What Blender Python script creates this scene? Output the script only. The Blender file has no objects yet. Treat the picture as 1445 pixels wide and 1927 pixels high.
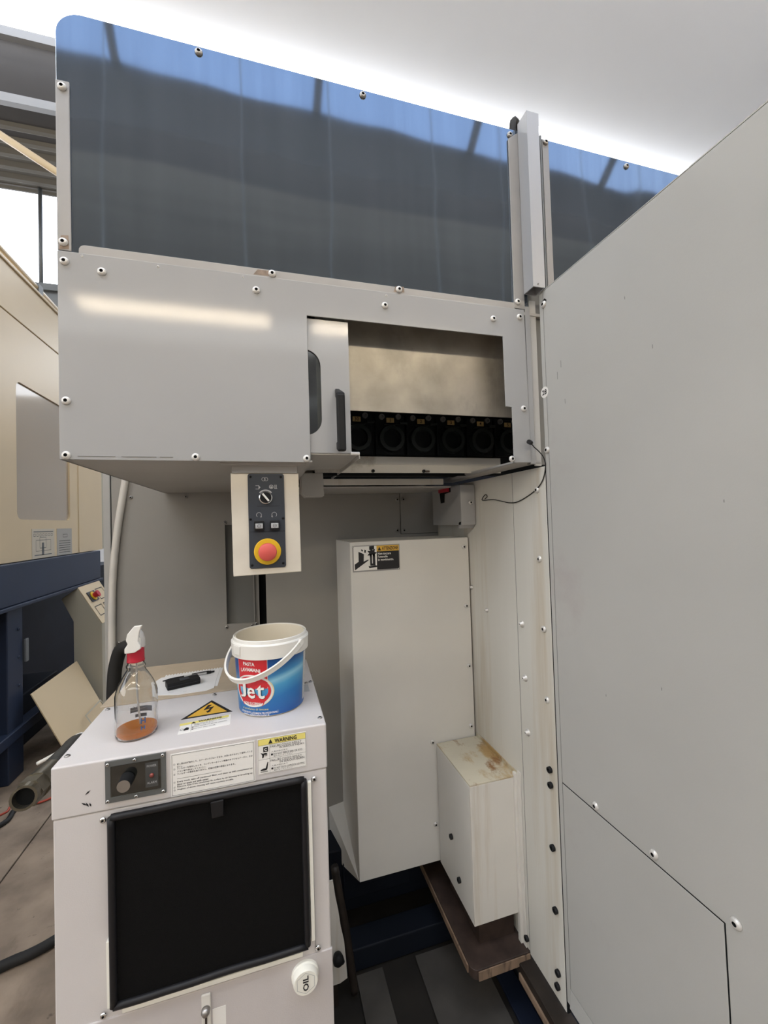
import bpy, bmesh, math, random
from mathutils import Vector, Matrix, Quaternion
random.seed(7)
S = bpy.context.scene
COL = S.collection
# Coordinates are written in metres from the eye point: X right along the machine front,
# Y into the machine, Z up.  EYE is the eye height above the floor.
EYE = 1.55
FLOOR = -1.55

# ------------------------------------------------------------------ camera
R = [[0.960803192757101, 0.030887516087048598, -0.2755053286920838],
     [-0.023189280121072353, 0.9992454695678921, 0.03115684251507636],
     [0.2762598090117837, -0.02354682352282671, 0.960794496771686]]
cam = bpy.data.cameras.new('camera')
cam.sensor_fit = 'VERTICAL'
cam.sensor_height = 36.0
cam.lens = 777.6 / 1927.0 * 36.0
cam.clip_start = 0.02
camo = bpy.data.objects.new('camera', cam)
COL.objects.link(camo)
def w3(r): return Vector((r[0], r[2], -r[1]))
rx, up, bk = w3(R[0]), -w3(R[1]), -w3(R[2])
camo.matrix_world = Matrix(((rx.x, up.x, bk.x, 0), (rx.y, up.y, bk.y, 0), (rx.z, up.z, bk.z, EYE), (0, 0, 0, 1)))
S.camera = camo

# ------------------------------------------------------------------ world and exposure
S.view_settings.view_transform = 'Standard'
S.view_settings.look = 'None'
S.view_settings.gamma = 1.0
S.view_settings.use_curve_mapping = False
S.view_settings.exposure = -0.55
wd = bpy.data.worlds.new('sky'); S.world = wd; wd.use_nodes = True
wn = wd.node_tree; wn.nodes.clear()
_o = wn.nodes.new('ShaderNodeOutputWorld'); _b = wn.nodes.new('ShaderNodeBackground')
_tc = wn.nodes.new('ShaderNodeTexCoord'); _sx = wn.nodes.new('ShaderNodeSeparateXYZ'); _cr = wn.nodes.new('ShaderNodeValToRGB')
wn.links.new(_tc.outputs['Generated'], _sx.inputs[0]); wn.links.new(_sx.outputs['Z'], _cr.inputs[0])
wn.links.new(_cr.outputs[0], _b.inputs[0]); wn.links.new(_b.outputs[0], _o.inputs[0])
_cr.color_ramp.elements[0].color = (0.80, 0.88, 1.0, 1); _cr.color_ramp.elements[0].position = 0.0
_cr.color_ramp.elements[1].color = (0.42, 0.62, 1.0, 1); _cr.color_ramp.elements[1].position = 0.9
_b.inputs[1].default_value = 2.8

def area_light(name, loc, size, energy, color, aim):
    l = bpy.data.lights.new(name, 'AREA'); l.shape = 'RECTANGLE'; l.size, l.size_y = size
    l.energy = energy; l.color = color
    o = bpy.data.objects.new(name, l); COL.objects.link(o)
    o.location = (loc[0], loc[1], loc[2] + EYE)
    o.rotation_euler = (Vector(aim) - Vector(loc)).to_track_quat('-Z', 'Y').to_euler()
    return o
# added overhead fill light above the aisle, no roof panel modelled
area_light('aisle_fill', (0.2, -0.7, 6.08), (9.0, 1.6), 480, (0.97, 0.99, 1.0), (0.2, -0.7, 0))

area_light('left_bay_fill', (-6.5, -0.8, 6.08), (7.0, 1.6), 420, (0.97, 0.99, 1.0), (-6.5, -0.6, 0))  # added fill light for the left of the hall, lifts the ambient light
area_light('rear_bay_fill', (-1.0, -7.8, 4.40), (14.0, 1.6), 420, (0.97, 0.99, 1.0), (-1.0, -7.8, 0))  # added fill light at the rear, lifts the ambient light

# ------------------------------------------------------------------ materials
MATS = {}
def mat(name, col, rough=0.5, metal=0.0, spec=0.5, var=0.0, vscale=3.0, bump=0.0, bscale=300.0, bdist=0.002, stain=None, stretch=None,
        emit=None, trans=0.0, ior=1.45, coat=0.0, alpha=1.0, noshadow=False):
    m = bpy.data.materials.new(name); m.use_nodes = True
    nt = m.node_tree; N = nt.nodes; L = nt.links
    p = N['Principled BSDF']
    p.inputs['Base Color'].default_value = (*col, 1)
    p.inputs['Roughness'].default_value = rough
    p.inputs['Metallic'].default_value = metal
    p.inputs['Specular IOR Level'].default_value = spec
    p.inputs['IOR'].default_value = ior
    p.inputs['Transmission Weight'].default_value = trans
    p.inputs['Coat Weight'].default_value = coat; p.inputs['Coat Roughness'].default_value = 0.06
    p.inputs['Alpha'].default_value = alpha
    if emit:
        p.inputs['Emission Color'].default_value = (*emit[0], 1); p.inputs['Emission Strength'].default_value = emit[1]
    pos = None
    def position():
        g = N.new('ShaderNodeNewGeometry'); return g.outputs['Position']
    out = None
    if var > 0 or stain:
        g = position()
        mp = N.new('ShaderNodeMapping'); L.new(g, mp.inputs[0])
        if stretch: mp.inputs['Scale'].default_value = stretch
        nz = N.new('ShaderNodeTexNoise'); nz.inputs['Scale'].default_value = vscale; nz.inputs['Detail'].default_value = 5
        L.new(mp.outputs[0], nz.inputs['Vector'])
        mr = N.new('ShaderNodeMapRange'); L.new(nz.outputs['Fac'], mr.inputs[0])
        mr.inputs[1].default_value = 0.3; mr.inputs[2].default_value = 0.7
        mr.inputs[3].default_value = 1 - var; mr.inputs[4].default_value = 1 + var
        mx = N.new('ShaderNodeMix'); mx.data_type = 'RGBA'; mx.blend_type = 'MULTIPLY'; mx.inputs[0].default_value = 1
        mx.inputs[6].default_value = (*col, 1); L.new(mr.outputs[0], mx.inputs[7])
        out = mx.outputs[2]
    for st in (stain or []):
        scol, lo, hi, sc, strv = st
        g = position(); mp = N.new('ShaderNodeMapping'); mp.inputs['Scale'].default_value = strv; L.new(g, mp.inputs[0])
        nz = N.new('ShaderNodeTexNoise'); nz.inputs['Scale'].default_value = sc; nz.inputs['Detail'].default_value = 6; nz.inputs['Roughness'].default_value = 0.65
        L.new(mp.outputs[0], nz.inputs['Vector'])
        mr = N.new('ShaderNodeMapRange'); L.new(nz.outputs['Fac'], mr.inputs[0]); mr.inputs[1].default_value = lo; mr.inputs[2].default_value = hi
        mx = N.new('ShaderNodeMix'); mx.data_type = 'RGBA'; L.new(mr.outputs[0], mx.inputs[0]); L.new(out, mx.inputs[6]); mx.inputs[7].default_value = (*scol, 1)
        out = mx.outputs[2]
    if out: L.new(out, p.inputs['Base Color'])
    if bump > 0:
        nz = N.new('ShaderNodeTexNoise'); nz.inputs['Scale'].default_value = bscale; nz.inputs['Detail'].default_value = 2
        L.new(position(), nz.inputs['Vector'])
        b = N.new('ShaderNodeBump'); b.inputs['Strength'].default_value = bump; b.inputs['Distance'].default_value = bdist
        L.new(nz.outputs['Fac'], b.inputs['Height']); L.new(b.outputs[0], p.inputs['Normal'])
        if coat: L.new(b.outputs[0], p.inputs['Coat Normal'])
    MATS[name] = m
    return m

M = MATS
mat('machine_paint', (0.355, 0.36, 0.365), 0.40, spec=0.35, coat=0.45, var=0.04, vscale=2.5, bump=0.12, bscale=520, bdist=0.0002)
mat('wall_paint', (0.43, 0.43, 0.415), 0.42, spec=0.45, var=0.05, vscale=2.2, bump=0.06, bscale=260,
    stain=[((0.36, 0.32, 0.32), 0.60, 0.85, 2.6, (1, 1, 1))])
mat('streaked_paint', (0.62, 0.61, 0.565), 0.45, spec=0.4, var=0.06, vscale=6, stretch=(1, 1, 0.12),
    stain=[((0.42, 0.34, 0.22), 0.54, 0.82, 9, (1, 1, 0.05))], bump=0.05)
mat('machine_paint_lit', (0.70, 0.69, 0.655), 0.45, spec=0.4, var=0.05, vscale=3, bump=0.05)  # machine paint lightened, puts light missing in the bay into the colour
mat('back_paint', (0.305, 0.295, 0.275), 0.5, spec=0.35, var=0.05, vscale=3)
mat('dark_paint', (0.20, 0.20, 0.19), 0.5, spec=0.3)
mat('under_paint', (0.42, 0.41, 0.39), 0.5, spec=0.35, var=0.05)
mat('rust_top_paint', (0.55, 0.51, 0.40), 0.5, var=0.06, vscale=8,
    stain=[((0.40, 0.27, 0.12), 0.50, 0.62, 9, (1, 0.6, 1)), ((0.24, 0.12, 0.045), 0.57, 0.68, 14, (1, 0.6, 1))])
mat('stained_white', (0.68, 0.66, 0.615), 0.5, var=0.05, vscale=5,
    stain=[((0.42, 0.32, 0.19), 0.56, 0.82, 9, (1, 1, 0.06))])
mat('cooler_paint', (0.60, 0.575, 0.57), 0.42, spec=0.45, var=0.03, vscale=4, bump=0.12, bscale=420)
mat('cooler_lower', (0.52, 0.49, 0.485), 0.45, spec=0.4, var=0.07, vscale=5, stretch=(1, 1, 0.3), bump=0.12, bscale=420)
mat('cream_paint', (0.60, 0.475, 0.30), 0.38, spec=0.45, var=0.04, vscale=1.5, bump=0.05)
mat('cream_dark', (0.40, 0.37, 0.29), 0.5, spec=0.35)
mat('control_white', (0.66, 0.62, 0.54), 0.4, var=0.05, vscale=14)
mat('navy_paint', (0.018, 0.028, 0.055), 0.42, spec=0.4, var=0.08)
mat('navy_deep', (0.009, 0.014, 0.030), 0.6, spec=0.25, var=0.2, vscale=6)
mat('navy_shaded', (0.006, 0.009, 0.016), 0.6, spec=0.3, var=0.2, vscale=4)  # navy paint darkened to carry the shade under the machines
mat('black_void', (0.006, 0.007, 0.008), 0.7, spec=0.2)
mat('black_plastic', (0.012, 0.0125, 0.014), 0.5, spec=0.22)
mat('black_rubber', (0.02, 0.02, 0.02), 0.6, spec=0.3)
mat('charcoal_plate', (0.038, 0.045, 0.058), 0.45, spec=0.4)
mat('pot_black', (0.005, 0.007, 0.008), 0.5, spec=0.2)
mat('pot_ring', (0.014, 0.019, 0.019), 0.35, spec=0.35)
mat('grimy_paint', (0.44, 0.43, 0.40), 0.45, var=0.05, stain=[((0.20, 0.17, 0.12), 0.60, 0.78, 6, (1, 1, 1))])
mat('grey_metal', (0.42, 0.42, 0.43), 0.42, metal=0.7, var=0.08, vscale=7, stretch=(1, 1, 0.2))
mat('strip_metal', (0.33, 0.325, 0.32), 0.45, metal=0.35, var=0.06, vscale=8,
    stain=[((0.24, 0.15, 0.10), 0.68, 0.78, 14, (1, 1, 1))])
mat('stained_steel', (0.36, 0.33, 0.28), 0.34, metal=0.35, var=0.25, vscale=9, bump=0.35, bscale=22, stain=[((0.17, 0.16, 0.145), 0.52, 0.80, 5.5, (1, 1, 0.6))])
mat('screw_white', (0.66, 0.65, 0.63), 0.28, metal=0.3)
mat('screw_steel', (0.35, 0.34, 0.33), 0.35, metal=0.9)
mat('chrome', (0.75, 0.75, 0.75), 0.2, metal=1.0)
mat('brass_plate', (0.62, 0.47, 0.22), 0.35, metal=0.5)
mat('print_black', (0.014, 0.014, 0.016), 0.55)
mat('print_grey', (0.42, 0.43, 0.44), 0.55)
mat('print_white', (0.80, 0.79, 0.76), 0.5)
mat('print_yellow', (0.80, 0.70, 0.20), 0.5)
mat('paste_yellow', (0.80, 0.74, 0.48), 0.4)
mat('print_amber', (0.72, 0.43, 0.06), 0.5)
mat('sheet_cream', (0.52, 0.46, 0.36), 0.5)
mat('sheet_grey', (0.36, 0.34, 0.30), 0.5)
mat('faded_blue', (0.20, 0.25, 0.32), 0.5)
mat('print_blue', (0.03, 0.10, 0.26), 0.5)
mat('print_red', (0.58, 0.025, 0.035), 0.4)
mat('estop_yellow', (0.72, 0.46, 0.02), 0.4)
mat('estop_red', (0.62, 0.10, 0.085), 0.45)
mat('cap_red', (0.42, 0.012, 0.03), 0.4)
mat('white_plastic', (0.76, 0.75, 0.71), 0.35, spec=0.5)
mat('inner_plastic', (0.74, 0.69, 0.58), 0.4)
mat('cap_white', (0.82, 0.81, 0.74), 0.4)
mat('paper', (0.80, 0.80, 0.80), 0.7)
mat('cardboard', (0.47, 0.39, 0.29), 0.75, var=0.08, vscale=12)
mat('filter_black', (0.0045, 0.0045, 0.0048), 0.8, spec=0.12, bump=0.6, bscale=900)
mat('filter_border', (0.008, 0.008, 0.010), 0.5, spec=0.4)
mat('thermo_grey', (0.10, 0.105, 0.105), 0.4, spec=0.5)
mat('thermo_dark', (0.05, 0.052, 0.052), 0.5)
mat('led_red', (0.22, 0.05, 0.04), 0.3)
mat('concrete', (0.262, 0.205, 0.155), 0.7, spec=0.3, var=0.30, vscale=6, bump=0.4, bscale=60,
    stain=[((0.10, 0.07, 0.045), 0.54, 0.76, 3.5, (1, .5, 1)), ((0.06, 0.045, 0.035), 0.64, 0.72, 14, (1, 1, 1))])
mat('oily_floor', (0.018, 0.016, 0.014), 0.6, var=0.4, vscale=7)
mat('plate_grey', (0.065, 0.061, 0.057), 0.6, var=0.18, vscale=10)
mat('rust_brown', (0.040, 0.026, 0.021), 0.6, var=0.4, vscale=18)
mat('rust_patch', (0.26, 0.20, 0.155), 0.7, var=0.3, vscale=60)
mat('wood_edge', (0.23, 0.16, 0.11), 0.7, var=0.3, vscale=20, stretch=(1, 1, 0.25), stain=[((0.03, 0.02, 0.015), 0.56, 0.66, 30, (1, 1, 0.15))])
mat('rail_black', (0.018, 0.013, 0.010), 0.5, var=0.5, vscale=18)
mat('ceiling_white', (0.86, 0.88, 0.91), 0.8, spec=0.2, var=0.02, vscale=0.8)
mat('beam_grey', (0.072, 0.068, 0.066), 0.75, spec=0.2, var=0.05)
mat('beam_light', (0.24, 0.235, 0.23), 0.75, spec=0.2)
mat('roof_sheet', (0.155, 0.145, 0.125), 0.7, spec=0.2, var=0.15, vscale=1.5, stretch=(0.2, 3, 1))
mat('galvanised', (0.42, 0.43, 0.45), 0.42, metal=0.4)
mat('hall_wall', (0.62, 0.61, 0.59), 0.85, spec=0.2)
mat('hall_wall_dark', (0.30, 0.30, 0.30), 0.85, spec=0.2)
mat('steel_grey', (0.16, 0.17, 0.175), 0.5, metal=0.3)
mat('daylight', (0.8, 0.8, 0.8), 0.8, emit=((0.95, 0.97, 1.0), 5.5))
mat('side_fill_glow', (0.8, 0.8, 0.8), 0.8, emit=((0.96, 0.98, 1.0), 5.0))  # glow of the added panel on the left wall
mat('tube_light', (0.9, 0.9, 0.9), 0.5, emit=((1.0, 0.83, 0.60), 92))
mat('enamel_white', (0.7, 0.7, 0.68), 0.4)
mat('red_cable', (0.45, 0.07, 0.04), 0.5)
mat('hose_weave', (0.036, 0.036, 0.032), 0.55, var=0.25, vscale=40, bump=0.5, bscale=260)
mat('fitting_metal', (0.17, 0.155, 0.12), 0.32, metal=0.85, var=0.2, vscale=30)
mat('drop_glass', (0.9, 0.9, 0.92), 0.0)
mat('pen_grey', (0.42, 0.42, 0.43), 0.35)
mat('amber_liquid', (1.0, 0.36, 0.05), 0.05, trans=0.5, ior=1.33)
mat('bottle_clear', (0.93, 0.93, 0.92), 0.03, trans=1.0, ior=1.40)
mat('trigger_clear', (0.72, 0.71, 0.69), 0.25, trans=0.3, ior=1.3)
mat('window_beige', (0.38, 0.31, 0.23), 0.08, spec=0.6, coat=0.3)

def clear_pane(name, tint, fres_ior=1.45, rough=0.02, extra=0.0):
    m = bpy.data.materials.new(name); m.use_nodes = True; nt = m.node_tree; N = nt.nodes; N.clear()
    o = N.new('ShaderNodeOutputMaterial'); t = N.new('ShaderNodeBsdfTransparent'); t.inputs[0].default_value = (*tint, 1)
    g = N.new('ShaderNodeBsdfGlossy'); g.inputs['Roughness'].default_value = rough
    f = N.new('ShaderNodeFresnel'); f.inputs[0].default_value = fres_ior
    a = N.new('ShaderNodeMath'); a.operation = 'ADD'; a.inputs[1].default_value = extra
    mx = N.new('ShaderNodeMixShader')
    nt.links.new(f.outputs[0], a.inputs[0]); nt.links.new(a.outputs[0], mx.inputs[0])
    nt.links.new(t.outputs[0], mx.inputs[1]); nt.links.new(g.outputs[0], mx.inputs[2]); nt.links.new(mx.outputs[0], o.inputs[0])
    MATS[name] = m
clear_pane('thermo_cover', (0.75, 0.77, 0.77), 1.45, 0.08, 0.03)
clear_pane('roof_glass', (0.95, 0.97, 1.0))

def screen_material():
    # dark tinted sheet, polished, very slightly bowed and streaked by old coolant
    m = bpy.data.materials.new('smoked_sheet'); m.use_nodes = True; nt = m.node_tree; N = nt.nodes; L = nt.links
    p = N['Principled BSDF']
    g = N.new('ShaderNodeNewGeometry'); mp = N.new('ShaderNodeMapping'); mp.inputs['Scale'].default_value = (1, 1, 0.07)
    L.new(g.outputs['Position'], mp.inputs[0])
    nz = N.new('ShaderNodeTexNoise'); nz.inputs['Scale'].default_value = 30; nz.inputs['Detail'].default_value = 6
    L.new(mp.outputs[0], nz.inputs['Vector'])
    cr = N.new('ShaderNodeValToRGB'); L.new(nz.outputs['Fac'], cr.inputs[0])
    cr.color_ramp.elements[0].position = 0.36; cr.color_ramp.elements[0].color = (0.245, 0.295, 0.36, 1)
    cr.color_ramp.elements[1].position = 0.70; cr.color_ramp.elements[1].color = (0.275, 0.33, 0.40, 1)
    L.new(cr.outputs[0], p.inputs['Base Color'])
    p.inputs['Metallic'].default_value = 0.85; p.inputs['Roughness'].default_value = 0.05
    n2 = N.new('ShaderNodeTexNoise'); n2.inputs['Scale'].default_value = 1.9; n2.inputs['Detail'].default_value = 1.5
    L.new(g.outputs['Position'], n2.inputs['Vector'])
    b = N.new('ShaderNodeBump'); b.inputs['Strength'].default_value = 0.35; b.inputs['Distance'].default_value = 0.012
    L.new(n2.outputs['Fac'], b.inputs['Height']); L.new(b.outputs[0], p.inputs['Normal'])
    MATS['smoked_sheet'] = m
screen_material()

def bucket_print():
    # printed sleeve: deep blue with a pale diagonal sweep, in the pail's own coordinates
    m = bpy.data.materials.new('bucket_print'); m.use_nodes = True; nt = m.node_tree; N = nt.nodes; L = nt.links
    p = N['Principled BSDF']; p.inputs['Roughness'].default_value = 0.3
    t = N.new('ShaderNodeTexCoord'); s = N.new('ShaderNodeSeparateXYZ'); L.new(t.outputs['Object'], s.inputs[0])
    a = N.new('ShaderNodeMath'); a.operation = 'MULTIPLY'; a.inputs[1].default_value = -0.22; L.new(s.outputs['X'], a.inputs[0])
    b = N.new('ShaderNodeMath'); b.operation = 'ADD'; L.new(s.outputs['Z'], b.inputs[0]); L.new(a.outputs[0], b.inputs[1])
    r = N.new('ShaderNodeMapRange'); r.inputs[1].default_value = -0.070; r.inputs[2].default_value = 0.070; L.new(b.outputs[0], r.inputs[0])
    c = N.new('ShaderNodeValToRGB'); L.new(r.outputs[0], c.inputs[0]); e = c.color_ramp.elements
    e[0].position = 0.0; e[0].color = (0.012, 0.10, 0.36, 1)
    e[1].position = 1.0; e[1].color = (0.010, 0.075, 0.27, 1)
    for pos, col in ((0.30, (0.020, 0.17, 0.46)), (0.50, (0.07, 0.33, 0.60)), (0.60, (0.26, 0.55, 0.72)), (0.68, (0.05, 0.25, 0.52)), (0.85, (0.012, 0.09, 0.31))):
        k = e.new(pos); k.color = (*col, 1)
    L.new(c.outputs[0], p.inputs['Base Color'])
    MATS['bucket_print'] = m
bucket_print()

# ------------------------------------------------------------------ building helpers
WPOS = {}
def wpos(o): return WPOS.get(o.name, Vector((0, 0, 0))) if o else Vector((0, 0, 0))

class MB:
    def __init__(s): s.bm = bmesh.new()
    def box(s, x0, x1, y0, y1, z0, z1, bev=0.0, seg=2):
        r = bmesh.ops.create_cube(s.bm, size=1.0)
        vs = r['verts']
        for v in vs:
            v.co = Vector((x0 + (v.co.x + .5) * (x1 - x0), y0 + (v.co.y + .5) * (y1 - y0), z0 + (v.co.z + .5) * (z1 - z0)))
        if bev > 0:
            es = list({e for v in vs for e in v.link_edges})
            bmesh.ops.bevel(s.bm, geom=es, offset=bev, segments=seg, affect='EDGES', profile=0.5, clamp_overlap=True)
        return s
    def prism(s, pts, ext, bev=0.0):
        ext = Vector(ext)
        a = [s.bm.verts.new(p) for p in pts]; b = [s.bm.verts.new(Vector(p) + ext) for p in pts]
        fs = [s.bm.faces.new(a), s.bm.faces.new(list(reversed(b)))]
        n = len(a)
        for i in range(n): fs.append(s.bm.faces.new([a[(i + 1) % n], a[i], b[i], b[(i + 1) % n]]))
        bmesh.ops.recalc_face_normals(s.bm, faces=fs)
        if bev > 0:
            es = list({e for v in a + b for e in v.link_edges})
            bmesh.ops.bevel(s.bm, geom=es, offset=bev, segments=2, affect='EDGES', profile=0.5, clamp_overlap=True)
        return s
    def holed(s, outer, inners, ext):
        ext = Vector(ext); es = []
        for loop in [outer] + inners:
            vs = [s.bm.verts.new(p) for p in loop]
            for i in range(len(vs)): es.append(s.bm.edges.new((vs[i], vs[(i + 1) % len(vs)])))
        r = bmesh.ops.triangle_fill(s.bm, use_beauty=True, use_dissolve=False, edges=es)
        fs = [g for g in r['geom'] if isinstance(g, bmesh.types.BMFace)]
        x = bmesh.ops.extrude_face_region(s.bm, geom=fs)
        for v in [g for g in x['geom'] if isinstance(g, bmesh.types.BMVert)]: v.co += ext
        bmesh.ops.recalc_face_normals(s.bm, faces=s.bm.faces[:])
        return s
    def cyl(s, p0, p1, r0, r1=None, n=20, caps=True):
        p0, p1 = Vector(p0), Vector(p1); r1 = r0 if r1 is None else r1
        q = (p1 - p0).to_track_quat('Z', 'Y')
        A, B = [], []
        for i in range(n):
            d = q @ Vector((math.cos(2 * math.pi * i / n), math.sin(2 * math.pi * i / n), 0))
            A.append(s.bm.verts.new(p0 + d * r0)); B.append(s.bm.verts.new(p1 + d * r1))
        for i in range(n): s.bm.faces.new([A[i], A[(i + 1) % n], B[(i + 1) % n], B[i]])
        if caps: s.bm.faces.new(list(reversed(A))); s.bm.faces.new(B)
        return s
    def tube(s, path, r, n=8, sub=4, caps=True):
        P = [Vector(p) for p in path]
        if sub > 1 and len(P) > 2:
            Q = []
            for i in range(len(P) - 1):
                a = P[max(i - 1, 0)]; b = P[i]; c = P[i + 1]; d = P[min(i + 2, len(P) - 1)]
                for k in range(sub):
                    t = k / sub
                    Q.append(0.5 * ((2 * b) + (c - a) * t + (2 * a - 5 * b + 4 * c - d) * t * t + (3 * b - a - 3 * c + d) * t ** 3))
            Q.append(P[-1]); P = Q
        rings = []; last = None
        for i, p in enumerate(P):
            t = (P[min(i + 1, len(P) - 1)] - P[max(i - 1, 0)]).normalized()
            if last is None:
                u = t.orthogonal().normalized()
            else:
                u = (last - t * last.dot(t)).normalized()
            last = u; v = t.cross(u)
            rr = r[min(int(i * len(r) / len(P)), len(r) - 1)] if isinstance(r, (list, tuple)) else r
            rings.append([s.bm.verts.new(p + (u * math.cos(2 * math.pi * k / n) + v * math.sin(2 * math.pi * k / n)) * rr) for k in range(n)])
        for a, b in zip(rings[:-1], rings[1:]):
            for k in range(n): s.bm.faces.new([a[k], a[(k + 1) % n], b[(k + 1) % n], b[k]])
        if caps:
            s.bm.faces.new(list(reversed(rings[0]))); s.bm.faces.new(rings[-1])
        return s
    def lathe(s, prof, c, n=40, axis='Z', closed=False):
        rings = []
        for r, h in prof:
            ring = []
            for k in range(n):
                a = 2 * math.pi * k / n
                if axis == 'Z': p = Vector((c[0] + r * math.cos(a), c[1] + r * math.sin(a), c[2] + h))
                elif axis == '-Y': p = Vector((c[0] + r * math.cos(a), c[1] - h, c[2] + r * math.sin(a)))
                ring.append(s.bm.verts.new(p))
            rings.append(ring)
        pairs = list(zip(rings[:-1], rings[1:]))
        if closed: pairs.append((rings[-1], rings[0]))
        for a, b in pairs:
            for k in range(n): s.bm.faces.new([a[k], a[(k + 1) % n], b[(k + 1) % n], b[k]])
        if not closed:
            if prof[0][0] > 1e-6: s.bm.faces.new(list(reversed(rings[0])))
            if prof[-1][0] > 1e-6: s.bm.faces.new(rings[-1])
        bmesh.ops.remove_doubles(s.bm, verts=[v for r in rings for v in r], dist=1e-6)
        bmesh.ops.recalc_face_normals(s.bm, faces=s.bm.faces[:])
        return s
    def build(s, name, m, parent=None, smooth=False, auto=None, **tags):
        bm = s.bm
        vs = [v.co for v in bm.verts]
        lo = Vector((min(v.x for v in vs), min(v.y for v in vs), min(v.z for v in vs)))
        hi = Vector((max(v.x for v in vs), max(v.y for v in vs), max(v.z for v in vs)))
        c = (lo + hi) / 2
        if parent is None: c.z = lo.z
        for v in bm.verts: v.co = v.co - c
        me = bpy.data.meshes.new(name); bm.to_mesh(me); bm.free()
        me.materials.append(M[m] if isinstance(m, str) else m)
        if smooth: me.polygons.foreach_set('use_smooth', [True] * len(me.polygons))
        if auto:
            me.polygons.foreach_set('use_smooth', [True] * len(me.polygons))
            try: me.set_sharp_from_angle(angle=math.radians(auto))
            except Exception: pass
        o = bpy.data.objects.new(name, me); COL.objects.link(o)
        cw = c + Vector((0, 0, EYE))
        o.parent = parent; o.location = cw - wpos(parent); WPOS[o.name] = cw
        for k, v in tags.items():
            if v: o[k] = v
        return o

def thing(name, loc, label, category, group=None):
    o = bpy.data.objects.new(name, None); COL.objects.link(o); o.empty_display_size = 0.05
    l = Vector((loc[0], loc[1], loc[2] + EYE)); o.location = l; WPOS[o.name] = l
    o['label'] = label; o['category'] = category
    if group: o['group'] = group
    return o
def struct(mb, name, m, parent=None, **k):
    return mb.build(name, m, parent, kind=None if parent else 'structure', **k)

# ---- screws: a domed head with a dark hexagon socket, one shared mesh per kind
def screw_mesh(kind):
    bm = bmesh.new(); n = 16
    if kind == 'dome':
        prof = [(1.0, 0.0), (1.0, 0.12), (0.93, 0.32), (0.75, 0.50), (0.46, 0.60), (0.40, 0.60)]; hex_r, hz = 0.36, 0.30
    elif kind == 'cap':
        prof = [(1.0, 0.0), (1.0, 0.9), (0.92, 1.0), (0.55, 1.0)]; hex_r, hz = 0.5, 0.5
    else:   # lug: conical stand-off cap with a narrow tip
        prof = [(1.0, 0.0), (1.0, 0.16), (0.62, 0.30), (0.55, 0.85), (0.42, 1.0), (0.2, 1.02)]; hex_r, hz = 0.15, 0.95
    rings = [[bm.verts.new((r * math.cos(2 * math.pi * k / n), r * math.sin(2 * math.pi * k / n), z)) for k in range(n)] for r, z in prof]
    for a, b in zip(rings[:-1], rings[1:]):
        for k in range(n): bm.faces.new([a[k], a[(k + 1) % n], b[(k + 1) % n], b[k]])
    sock = [bm.verts.new((hex_r * math.cos(2 * math.pi * k / n), hex_r * math.sin(2 * math.pi * k / n), hz)) for k in range(n)]
    for k in range(n): bm.faces.new([rings[-1][k], rings[-1][(k + 1) % n], sock[(k + 1) % n], sock[k]]).material_index = 1
    bm.faces.new(sock).material_index = 1
    me = bpy.data.meshes.new('screw_' + kind); bm.to_mesh(me); bm.free()
    for p in me.polygons: p.use_smooth = p.material_index == 0
    return me
_SM = {}
def screws(parent, pts, normal, r=0.008, kind='dome', m='screw_white', name='screw'):
    key = (kind, m)
    if key not in _SM:
        me = screw_mesh(kind); me.materials.append(M[m]); me.materials.append(M['black_void']); _SM[key] = me
    q = Vector(normal).to_track_quat('Z', 'Y')
    for p in pts:
        o = bpy.data.objects.new(name, _SM[key]); COL.objects.link(o)
        rr = p[3] if len(p) > 3 else r
        w = Vector((p[0], p[1], p[2] + EYE)); o.parent = parent; o.location = w - wpos(parent)
        o.rotation_euler = (q @ Quaternion((0, 0, 1), random.uniform(0, 6.28))).to_euler(); o.scale = (rr, rr, rr)

# ---- flat print: plates, letters and pictograms lying on a surface
_TXT = {}
def text_tris(body, bold):
    key = (body, bold)
    if key in _TXT: return _TXT[key]
    cu = bpy.data.curves.new('lettering', 'FONT'); cu.body = body; cu.size = 1.0; cu.resolution_u = 2
    cu.offset = bold
    ob = bpy.data.objects.new('lettering', cu)
    me = ob.to_mesh()
    V = [(v.co.x, v.co.y) for v in me.vertices]; F = [tuple(p.vertices) for p in me.polygons]
    ob.to_mesh_clear(); bpy.data.objects.remove(ob); bpy.data.curves.remove(cu)
    _TXT[key] = (V, F); return V, F

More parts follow.
